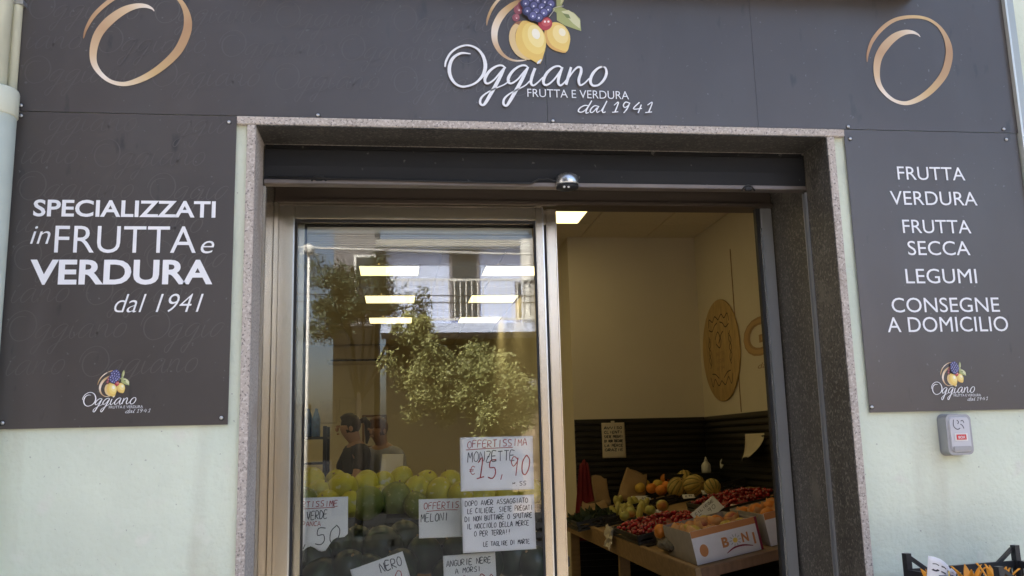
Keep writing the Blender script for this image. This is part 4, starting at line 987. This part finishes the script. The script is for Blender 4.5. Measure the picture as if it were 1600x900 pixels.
g = G(); g.box(0, W_, 0, .02, H_-.04, H_); g.box(0, W_, 0, .02, 0, .04); g.box(0, .04, 0, .02, .041, H_-.041); g.box(W_-.04, W_, 0, .02, .041, H_-.041); g.build('moulding', M['wood_dark'], t)
g = G(); g.box(.041, W_-.041, .010, .016, .041, H_-.041); g.build('picture', M['paper_dim'], t)
for i, (u0, u1, v0, v1) in enumerate(((500, 527, 625, 662), (530, 556, 622, 660))):
    a, b = at(u0, v1, 1, YF-.02), at(u1, v0, 1, YF-.02)
    t = thing('wall_poster', ('pale poster on the far wall next to the blue packs', 'pale poster on the far wall nearer the picture frame')[i], 'poster', (a.x, YF-.01, a.z))
    g, sf = wavy(b.x-a.x, b.z-a.z, .006, 20+i); g.build('sheet', M['paper_dim'], t, sol=.001)
rk = at(480, 735, 1, 6.0)
t = thing('storage_rack', 'dark storage rack against the shop wall behind the melons', 'rack', (rk.x-.12, 6.0, 0))
for (a, b) in ((-.3, -.2), (.3, -.2), (-.3, .2), (.3, .2)):
    g = G(); g.box(a-.018, a+.018, b-.018, b+.018, .005, 1.78); g.build('post', M['slat'], t)
for z in (.3, .95, 1.42, 1.66):
    g = G(); g.box(-.315, .315, -.215, .215, z, z+.02); g.build('shelf', M['slat'], t)
for i, x in enumerate((-.02, .17)):
    b = thing('water_pack', ('blue wrapped bottle pack on the rack, outer one', 'blue wrapped bottle pack on the rack, nearer the posters')[i], 'bottle pack', (rk.x-.12+x, 5.95, 1.682), 'blue bottle packs on the rack')
    for k in range(4):
        g = G(); g.lathe([(.03, 0), (.036, .01), (.036, .17), (.026, .21), (.012, .25), (.013, .27)], c=(-.04+.075*(k % 2), -.04+.075*(k//2), 0), n=14); g.build('bottle', M['blue'], b)

# people behind the counter
def skinned(name, verts, edges, radii, mats, parent=None, sub=2, extra=None):
    me = bpy.data.meshes.new('tmp'); me.from_pydata([Vector(v) for v in verts], edges, [])
    o = bpy.data.objects.new('tmp', me); COL.objects.link(o)
    o.modifiers.new('skin', 'SKIN'); sv = me.skin_vertices[0].data
    for i, r in enumerate(radii): sv[i].radius = r if isinstance(r, tuple) else (r, r); sv[i].use_root = (i == 0)
    s = o.modifiers.new('sub', 'SUBSURF'); s.levels = sub; s.render_levels = sub
    m2 = bpy.data.meshes.new_from_object(o.evaluated_get(bpy.context.evaluated_depsgraph_get()))
    bpy.data.objects.remove(o); bpy.data.meshes.remove(me)
    if extra:
        bm = bmesh.new(); bm.from_mesh(m2)
        t = extra.v; nv = [bm.verts.new(p) for p in t]
        for f in extra.f:
            try: bm.faces.new([nv[k] for k in f])
            except ValueError: pass
        bm.to_mesh(m2); bm.free()
    m2.materials.clear(); m2.materials.append(mats)
    for p in m2.polygons: p.use_smooth = True
    m2.name = name; q = bpy.data.objects.new(name, m2); COL.objects.link(q)
    if parent: q.parent = parent
    return q
def person(label, loc, rz, h, nod, hair, hairmat, shirt, arms):
    """standing figure facing -y, arms bent forward over the counter; arms = ((elbow),(hand)) for +x side, mirrored with a little change"""
    t = thing('person', label, 'person', loc); t.rotation_euler.z = rz
    k = h/1.70
    V = [(0, 0, .95), (0, 0, 1.12), (0, -.005, 1.30), (0, .0, 1.42), (0, -.01, 1.49), (0, -.03-nod*.3, 1.555), (0, -.035-nod*.7, 1.61), (0, -.03-nod, 1.665)]
    Rr = [(.155, .105), (.135, .095), (.165, .105), (.10, .085), (.052, .055), (.062, .075), (.075, .092), (.060, .075)]
    E = [(i, i+1) for i in range(7)]
    V += [(.085, 0, .86), (.095, 0, .48), (.10, .01, .09), (.10, -.12, .035), (-.085, 0, .86), (-.095, 0, .48), (-.10, .01, .09), (-.10, -.12, .035)]
    Rr += [.088, .058, .042, .035]*2
    E += [(0, 8), (8, 9), (9, 10), (10, 11), (0, 12), (12, 13), (13, 14), (14, 15)]
    for s, (el, ha) in zip((1, -1), arms):
        b = len(V); V += [(.17*s, 0, 1.40), (el[0]*s, el[1], el[2]), (ha[0]*s, ha[1], ha[2])]; Rr += [.052, .042, .028]; E += [(3, b), (b, b+1), (b+1, b+2)]
        d = (Vector(ha)-Vector(el)).normalized(); d.x *= s; w0 = Vector((ha[0]*s, ha[1], ha[2])); pm = w0+d*.055
        b2 = len(V); V.append(tuple(pm)); Rr.append((.036, .018)); E.append((b+2, b2))
        sd = d.cross(Vector((0, 0, 1))).normalized()
        for q, ln in ((-.027, .062), (-.009, .072), (.009, .068), (.027, .055)):
            f0 = len(V); V += [tuple(pm+d*.03+sd*q), tuple(pm+d*(.03+ln*.55)+sd*q*1.15+Vector((0, 0, -.006))), tuple(pm+d*(.03+ln)+sd*q*1.2+Vector((0, 0, -.024)))]; Rr += [.0095, .0085, .007]; E += [(b2, f0), (f0, f0+1), (f0+1, f0+2)]
        f0 = len(V); V += [tuple(w0+d*.03-sd*.034*s), tuple(w0+d*.06-sd*.055*s+Vector((0, 0, -.01)))]; Rr += [.011, .008]; E += [(b+2, f0), (f0, f0+1)]
    V = [tuple(Vector(v)*k) for v in V]
    hc = Vector((0, -.04-nod*.75, 1.61))*k; ex = G()
    ex.ell(hc+Vector((0, -.098, -.012))*k, (.012*k, .018*k, .022*k), seg=10, ring=6)
    for s in (-1, 1):
        ex.ell(hc+Vector((.030*s, -.086, .012))*k, .012*k, seg=8, ring=6); ex.ell(hc+Vector((.078*s, .0, -.005))*k, (.010*k, .020*k, .030*k), seg=8, ring=6)
    ex.ell(hc+Vector((0, -.088, -.052))*k, (.024*k, .010*k, .008*k), seg=8, ring=6)
    skinned('body', V, E, [tuple(a*k for a in r) if isinstance(r, tuple) else r*k for r in Rr], M['skin'], t, extra=ex)
    g = G()
    g.ell(hc+Vector((0, .012, .030))*k, (.088*k, .105*k, .098*k), seg=22, ring=14, fn=lambda d, th, p: 1+.015*math.sin(9*p) if not (d.y < -.45 and d.z < .45) else .72)
    if hair == 'ponytail':
        g.tube([hc+Vector(v)*k for v in ((0, .10, .05), (0, .15, .07), (0, .185, .03), (0, .185, -.06), (0, .17, -.14))], [.022, .030, .036, .030, .010], 12)
    g.build('hair', M[hairmat], t)
    # shirt over torso and upper arms
    SV = [(0, 0, .90), (0, 0, 1.12), (0, -.005, 1.30), (0, 0, 1.415)]; SR = [(.168, .12), (.152, .112), (.182, .122), (.112, .092)]; SE = [(0, 1), (1, 2), (2, 3)]
    for s, (el, ha) in zip((1, -1), arms):
        b = len(SV); e = Vector((el[0]*s, el[1], el[2])); sh_ = Vector((.175*s, 0, 1.395)); SV += [tuple(sh_), tuple(sh_+(e-sh_)*.72)]; SR += [.068, .062]; SE += [(3, b), (b, b+1)]
    skinned('shirt', [tuple(Vector(v)*k) for v in SV], SE, [tuple(a*k for a in r) if isinstance(r, tuple) else r*k for r in SR], M[shirt], t)
    TV = [(0, 0, .93), (.09, 0, .84), (.098, 0, .48), (.102, .01, .13), (-.09, 0, .84), (-.098, 0, .48), (-.102, .01, .13)]
    skinned('trousers', [tuple(Vector(v)*k) for v in TV], [(0, 1), (1, 2), (2, 3), (0, 4), (4, 5), (5, 6)], [(.165*k, .12*k), .10*k, .075*k, .062*k, .10*k, .075*k, .062*k], M['navy'], t)
    return t
pw = at(557, 652, 1, 5.75); pm_ = at(598, 657, 1, 5.85)
person('woman with dark ponytail and navy top looking down behind the melons', (pw.x, 5.75, 0), rad(-68), pw.z*1.0, .05, 'ponytail', 'hair_dark', 'navy', (((.25, -.10, 1.16), (.12, -.34, 1.16)), ((.25, -.10, 1.16), (.08, -.36, 1.18))))
person('person with short auburn hair in a pale shirt behind the melons', (pm_.x, 5.85, 0), rad(-32), pm_.z*1.0, .07, 'short', 'hair_red', 'grey_cloth', (((.25, -.10, 1.14), (.10, -.34, 1.16)), ((.25, -.12, 1.14), (.12, -.36, 1.14))))
a = at(603, 738, 1, 5.45)
t = thing('paper_sheet', 'white sheet held by the person in the pale shirt', 'paper', (a.x-.05, 5.45, a.z-.02)); t.rotation_euler = (rad(-25), 0, rad(-10))
g, sf = wavy(.2, .2, .003, 33); g.build('sheet', M['paper'], t, sol=.001)

# ---------------------------------------------------------------- crate of orange blossoms outside
c = at(1492, 878, 1, -.06)
zr = c.z
CW, CD, CH = .47, .38, .27
def tall_crate():
    g = G(); w_, d, h = CW, CD, CH; th = .012; top_ = h-.05
    g.box(-w_/2+.01, w_/2-.01, -d/2+.01, d/2-.01, 0, .014)
    for s in (-1, 1):
        y0 = s*(d/2)-(th if s > 0 else 0)
        g.box(-w_/2+.021, w_/2-.021, y0, y0+th, top_-.022, top_); g.box(-w_/2+.021, w_/2-.021, y0, y0+th, .002, .03)
        x = -w_/2+.026
        while x < w_/2-.024: g.box(x, x+.0055, y0+.003, y0+th-.003, .0305, top_-.0225); x += .0135
        z = .045
        while z < top_-.03: g.box(-w_/2+.021, w_/2-.021, y0+.0015, y0+.0028, z, z+.0055); z += .0145
        x0 = s*(w_/2)-(th if s > 0 else 0)
        g.box(x0, x0+th, -d/2+.021, d/2-.021, top_-.022, top_); g.box(x0, x0+th, -d/2+.021, d/2-.021, .002, .03)
        y = -d/2+.026
        while y < d/2-.024: g.box(x0+.003, x0+th-.003, y, y+.0055, .0305, top_-.0225); y += .0135
    for sx in (-1, 1):
        for sy in (-1, 1):
            a, b = sx*(w_/2-.010), sy*(d/2-.010)
            g.box(a-.010, a+.010, b-.010, b+.010, .001, h)
            yy = sy*(d/2-.006)
            p0, p1 = Vector((sx*(w_/2-.021), yy, h-.012)), Vector((sx*(w_/2-.085), yy, top_-.004))
            d_ = (p1-p0); n_ = Vector((-d_.z, 0, d_.x)).normalized()*.0055
            vs = []
            for off in (-.0055, .0055): vs += [p0+n_+Vector((0, off, 0)), p0-n_+Vector((0, off, 0)), p1-n_+Vector((0, off, 0)), p1+n_+Vector((0, off, 0))]
            g.add(vs, [(0, 1, 2, 3), (7, 6, 5, 4), (0, 4, 5, 1), (1, 5, 6, 2), (2, 6, 7, 3), (3, 7, 4, 0)])
    return g
cx = 1.885
tc = tag(tall_crate().build('plastic_crate', M['crate']), 'black lattice crate with raised corners holding orange blossoms by the wall', 'crate', 'black crates stacked by the wall')
ztop = 1.178; CRZ = rad(11)
CY = -.335; tc.location = (cx, CY, ztop-CH); tc.rotation_euler.z = CRZ
def cl_(x, y, z): return Matrix.Rotation(CRZ, 4, 'Z') @ Vector((x, y, 0))+Vector((cx, CY, z))
zz = ztop-CH; lab = ['black lattice crate directly under the blossom crate', 'black lattice crate in the middle of the stack', 'black lattice crate lowest in the stack']
hh = (zz-.003)/3
for i in range(3):
    o = dup(tc, lab[i]); o.scale.z = (hh-.002)/CH; o.location = (cx, CY, zz-hh*(i+1)+.001)
# blossoms
R = random.Random(9); first_b = None
pet = G()
for k in range(6):
    a = k*2*math.pi/6; dx, dy = math.cos(a), math.sin(a); tx, ty = -dy, dx
    vs = []
    for (r, z, w_) in ((.006, 0, .005), (.012, .03, .014), (.022, .055, .013), (.036, .078, .006), (.046, .090, .0008)):
        vs += [(dx*r+tx*w_, dy*r+ty*w_, z), (dx*r*1.12, dy*r*1.12, z), (dx*r-tx*w_, dy*r-ty*w_, z)]
    pet.add(vs, [(j*3+q, (j+1)*3+q, (j+1)*3+q+1, j*3+q+1) for j in range(4) for q in (0, 1)], smooth=True)
stg = G(); stg.tube([(0, 0, .004), (0, .002, -.03), (.004, .004, -.07)], [.005, .004, .004], 6); stg.ell((0, 0, .0), (.008, .008, .010), seg=8, ring=6)
proto_b = []
for mname, lab in (('petal', 'spiky orange blossom in the lattice crate'), ('petal_yellow', 'yellow blossom among the orange ones in the crate')):
    o = pet.build('blossom', M[mname], sol=.0008); stg.build('stem', M['stem'], o); tag(o, lab, 'blossom', 'blossoms in the lattice crate'); proto_b.append(o)
used = [False, False]
for i in range(40):
    gx, gy = i % 9, i//9
    which = 1 if R.random() < .3 else 0
    o = proto_b[which] if not used[which] else dup(proto_b[which]); used[which] = True
    o.location = cl_(-CW/2+.045+gx*.047+R.uniform(-.012, .012), -CD/2+.045+gy*.056+R.uniform(-.012, .012), ztop-.165+R.uniform(-.02, .02)+(.035 if gx < 2 else 0))
    o.rotation_euler = (R.uniform(-.9, .9), R.uniform(-.9, .9), R.uniform(0, 6)); s = R.uniform(.8, 1.15); o.scale = (s, s, s)
g = G(); g.box(-CW/2+.014, CW/2-.014, -CD/2+.014, CD/2-.014, .016, CH-.17); fill = g.build('paper_lining', M['tissue'], tc)
# big orange leafy flare by the paper
pp = at(1399, 902, 1, -.20)
nw = thing('newspaper', 'folded printed white paper standing in the corner of the blossom crate', 'newspaper', cl_(-CW/2+.012, CD/2-.115, ztop-.095)); nw.rotation_euler = (rad(12), 0, rad(14))
g = G(); vs = []
for i in range(13):
    for j in range(9): a, b = i/12, j/8; vs.append((-.035+.13*a, -.03*math.sin(a*5)-.02*a, -.02+.125*b*(1-.55*a)+.008*math.sin(a*9)))
g.add(vs, [(i*9+j, (i+1)*9+j, (i+1)*9+j+1, i*9+j+1) for i in range(12) for j in range(8)], smooth=True); g.build('sheet', M['paper'], nw, sol=.0012)
def nsf(s, t, lay=0): a = s; return Vector((-.035+.13*a, -.03*math.sin(a*5)-.02*a-.0012-lay*.0004, -.02+.125*t*(1-.55*a)+.008*math.sin(a*9)))
g = G()
for j in range(6):
    for i in range(7):
        if R.random() < .75: s0 = .06+i*.13; t0 = .12+j*.14; g.ribbon([(s0, t0), (s0+.05, t0+R.uniform(-.03, .03)), (s0+.09, t0+R.uniform(-.02, .02))], R.uniform(.02, .06), nsf, 1, sm=2)
g.build('printing', M['black_pen'], nw)

# ---------------------------------------------------------------- across the street (seen mirrored in the door glass)
YG = .508
def mir(px, py, V):
    p = at(px, py, 1, V); return Vector((p.x, 2*YG-p.y, p.z))
YO = -17.0; VO = 2*YG-YO
a = mir(603, 388, VO); b = mir(800, 388, VO); sl0 = mir(590, 520, VO-1.2); sl1 = mir(590, 507, VO-1.2)
wb = thing('apartment_building', 'white rendered house with a railed balcony across the street', 'building', (0, YO, 0))
x0, x1, zt = a.x, a.x+14, max(a.z, 6.0)
zs0 = sl0.z
g = G(); g.box(x0, x1, -8, 0, zs0+.01, zt); g.build('upper_wall', M['facade_white'], wb)
g = G(); g.box(x0, x1, -8, -.02, 0, zs0); g.build('ground_wall', M['facade_dark'], wb)
g = G(); g.box(x0-.25, x1+.2, -8.2, .3, zt+.004, zt+.16); g.build('roof', M['kerb'], wb)
g = G(); g.box(x0-.1, x1, .004, 1.2, zs0, zs0+.2); bal = g.build('balcony', M['facade_white'], wb)
g = G(); zr0 = zs0+.2
for z in (.98, .08): g.box(x0-.05, x1, 1.12, 1.16, zr0+z, zr0+z+.04)
x = x0-.03
while x < x1: g.box(x, x+.022, 1.13, 1.15, zr0+.121, zr0+.979); x += .13
g.build('railing', M['railing'], bal)
for u in (826, 1010):
    q = mir(u, 430, VO-1.0); g = G(); g.box(q.x-.16, q.x+.16, .85, 1.1, zr0+.001, zt); g.build('column', M['railing'], wb)
for (u0, u1, v0, v1) in ((703, 748, 392, 500), (806, 845, 440, 500)):
    p, q = mir(u0, v1, VO), mir(u1, v0, VO)
    g = G(); g.box(p.x, q.x, .003, .05, max(p.z, zr0+.02), q.z); f = g.build('window', M['facade_brown'], wb)
    g = G(); g.box(p.x+.07, q.x-.07, .052, .06, max(p.z, zr0+.02)+.07, q.z-.07); g.build('pane', M['pane'], f)
p = mir(798, 640, VO); g = G(); R2 = random.Random(4); z = .02
while z < p.z:
    x = p.x+(.25 if int(z/.24) % 2 else 0)
    while x < x1: l = R2.uniform(.4, .6); g.box(x, x+l-.015, -.018, .03+R2.uniform(0, .02), z, z+.225); x += l
    z += .24
g.build('stone_cladding', M['stone_block'], wb)
sp_ = mir(834, 601, VO); t = thing('wall_plaque', 'small white plaque with a looped emblem across the street', 'plaque', (sp_.x, YO+.02, sp_.z))
g = G(); g.box(-.14, .14, 0, .02, -.15, .15); g.build('plate', M['railing'], t)
g = G(); g.ribbon([(-.08, .05), (-.09, -.03), (-.02, -.07), (0, 0), (.02, -.07), (.09, -.03), (.08, .05)], .02, frame_plane((0, .021, 0), (1, 0, 0), (0, 0, 1), (0, 1, 0)), 1); g.build('emblem', M['black_pen'], t)
bb = thing('apartment_building', 'brown rendered house beside the white one across the street', 'building', (0, YO-1.5, 0))
q = mir(522, 362, VO+1.5); q1 = mir(604, 362, VO+1.5)
g = G(); g.box(q.x, x0-.3, -9, 0, 4.6, q.z+2.4); g.build('wall', M['facade_brown'], bb)
g = G(); g.box(q.x, x0-.3, -9, 0, 0, 4.599); g.build('ground_wall', M['facade_dark'], bb)
g = G(); g.box(q.x-.2, x0-.28, -9.2, .25, q.z+2.404, q.z+2.55); g.build('roof', M['kerb'], bb)
for k in range(2):
    for zz in (5.0,):
        g = G(); xx = q.x+.5+k*(x0-q.x)*.45; g.box(xx, xx+.9, .003, .05, zz, zz+1.4); f = g.build('window', M['railing'], bb); g = G(); g.box(xx+.06, xx+.84, .052, .06, zz+.06, zz+1.34); g.build('pane', M['pane'], f)
lb = thing('apartment_building', 'added unseen tall dark house with a garden wall across the street', 'building', (0, YO, 0))  # tall unseen house, added so the sign's left end reflects something dark
g = G(); g.box(-26, -4.2, -8, 0, 0, 13.4); g.build('wall', M['facade_dark'], lb)
g = G(); g.box(-4.198, q.x-.4, -.3, 0, 0, 2.6); g.build('garden_wall', M['facade_dark'], lb)
g = G(); g.box(-26.2, -4.0, -8.2, .2, 13.404, 13.6); g.build('roof', M['kerb'], lb)
for k in range(20):
    g = G(); xx = -24+(k % 5)*3.6; zz = .9+3.2*(k//5); g.box(xx, xx+1.1, .003, .05, zz, zz+1.5); f = g.build('window', M['railing'], lb); g = G(); g.box(xx+.06, xx+1.04, .052, .06, zz+.06, zz+1.44); g.build('pane', M['pane'], f)

def tree(label, base, trunk, blobs, mt, n, size, seed):
    t = thing('street_tree', label, 'tree', base, 'trees across the street'); R = random.Random(seed)
    g = G(); tp = Vector((0, 0, trunk)); g.tube([(0, 0, 0), (.05, 0, trunk*.5), tp], [.09, .065, .05], 10)
    for (c_, r_) in blobs:
        c_ = Vector(c_); g.tube([tp-Vector((0, 0, .2)), tp.lerp(c_, .5)+Vector((.1, 0, .15)), c_], [.036, .022, .008], 8)
    g.build('trunk', M['bark'], t)
    g = G(); tot = sum(r**3 for c_, r in blobs)
    for (c_, r_) in blobs:
        c_ = Vector(c_); cl_ = [c_+Vector((R.gauss(0, 1), R.gauss(0, 1), R.gauss(0, .8)))*r_*.5 for _ in range(14)]
        for _ in range(int(n*r_**3/tot)):
            p = R.choice(cl_)+Vector((R.gauss(0, 1), R.gauss(0, 1), R.gauss(0, .9)))*r_*.17
            d = Vector((R.gauss(0, 1), R.gauss(0, 1), R.gauss(0, .7)-.3)).normalized(); s_ = d.cross(Vector((R.gauss(0, 1), R.gauss(0, 1), R.gauss(0, 1)))).normalized()
            l = size*R.uniform(.6, 1.3); w_ = l*.20
            g.add([p, p+d*l*.5+s_*w_, p+d*l, p+d*l*.5-s_*w_], [(0, 1, 2, 3)])
    g.build('crown', M[mt], t)
VT = 12.5
def rel(base, px, py, V=VT): return tuple(mir(px, py, V)-base)
b1 = mir(560, 700, 14.0); b1.z = -.002 if b1.y < -12.2 else -.12
tree('dark leafed tree in front of the brown house across the street', b1, 2.6, [(rel(b1, 525, 480, 14), .62), (rel(b1, 560, 455, 14), .65), (rel(b1, 515, 425, 14), .42), (rel(b1, 585, 470, 14), .55), (rel(b1, 640, 470, 14), .30), (rel(b1, 655, 490, 14), .28), (rel(b1, 500, 505, 14), .5)], 'leaf_dark', 15000, .075, 1)
b2 = mir(770, 760, VT+.5); b2.z = -.12 if b2.y > -12.2 else -.002
tree('sunlit olive green tree with drooping sprays across the street', b2, 2.0, [(rel(b2, 690, 560), .55), (rel(b2, 735, 575), .62), (rel(b2, 760, 610), .62), (rel(b2, 800, 640), .5), (rel(b2, 655, 530), .42), (rel(b2, 700, 620), .5), (rel(b2, 815, 625), .38), (rel(b2, 770, 660), .42), (rel(b2, 650, 505), .30)], 'leaf_olive', 36000, .075, 2)
# thin pale street pole, mirrored in the door glass
pl = mir(478, 700, 11.5)
t = thing('lamp_post', 'thin pale street pole with a small head across the street', 'lamp post', (pl.x, pl.y, -.12))
zt_ = mir(478, 392, 11.5).z+.12
g = G(); g.tube([(0, 0, 0), (0, 0, zt_)], [.035, .02], 10); g.build('pole', M['railing'], t)
g = G(); g.ell((0, 0, zt_+.02), (.10, .10, .10), seg=14, ring=8); g.tube([(-.14, 0, zt_-.05), (.14, 0, zt_-.05)], .015, 8); g.build('lamp_head', M['railing'], t)
for i, (va, vb, V_, r_) in enumerate(((452, 456, 15.5, .014), (464, 466, 15.5, .014), (378, 392, 15.0, .018))):
    p, q = mir(430, va, V_), mir(900, vb, V_); d = (q-p); pts = []
    for k in range(15): f = -1.2+k*.25; pp_ = p+d*f; pp_.z -= .10*math.sin(max(0, min(1, (f+1.2)/3.5))*math.pi); pts.append(pp_)
    g = G(); g.tube(pts, r_, 6); o = g.build('overhead_cable', M['cable'] if i < 2 else M['railing'])
    tag(o, ('upper black overhead cable crossing the balcony reflection', 'lower black overhead cable crossing the balcony reflection', 'pale overhead cable near the roof line in the reflection')[i], 'cable', 'cables over the street')
# unseen tall house, added to cut the light coming from the left
nb = thing('shade_house', 'unseen tall brown house added to shade one side of the street', 'building', (-16, -9, 0))
g = G(); g.box(-8, 5.5, -6, 3, -.1, 11); g.build('wall', M['facade_brown'], nb)
g = G(); g.box(-8.2, 5.7, -6.2, 3.2, 11.01, 11.2); g.build('roof', M['kerb'], nb)
for i in range(3):
    for j in range(4):
        g = G(); g.box(5.502, 5.55, -5+i*2.8, -4+i*2.8, 1+j*2.6, 2.5+j*2.6); f = g.build('window', M['railing'], nb); g = G(); g.box(5.551, 5.56, -4.93+i*2.8, -4.07+i*2.8, 1.07+j*2.6, 2.43+j*2.6); g.build('pane', M['pane'], f)
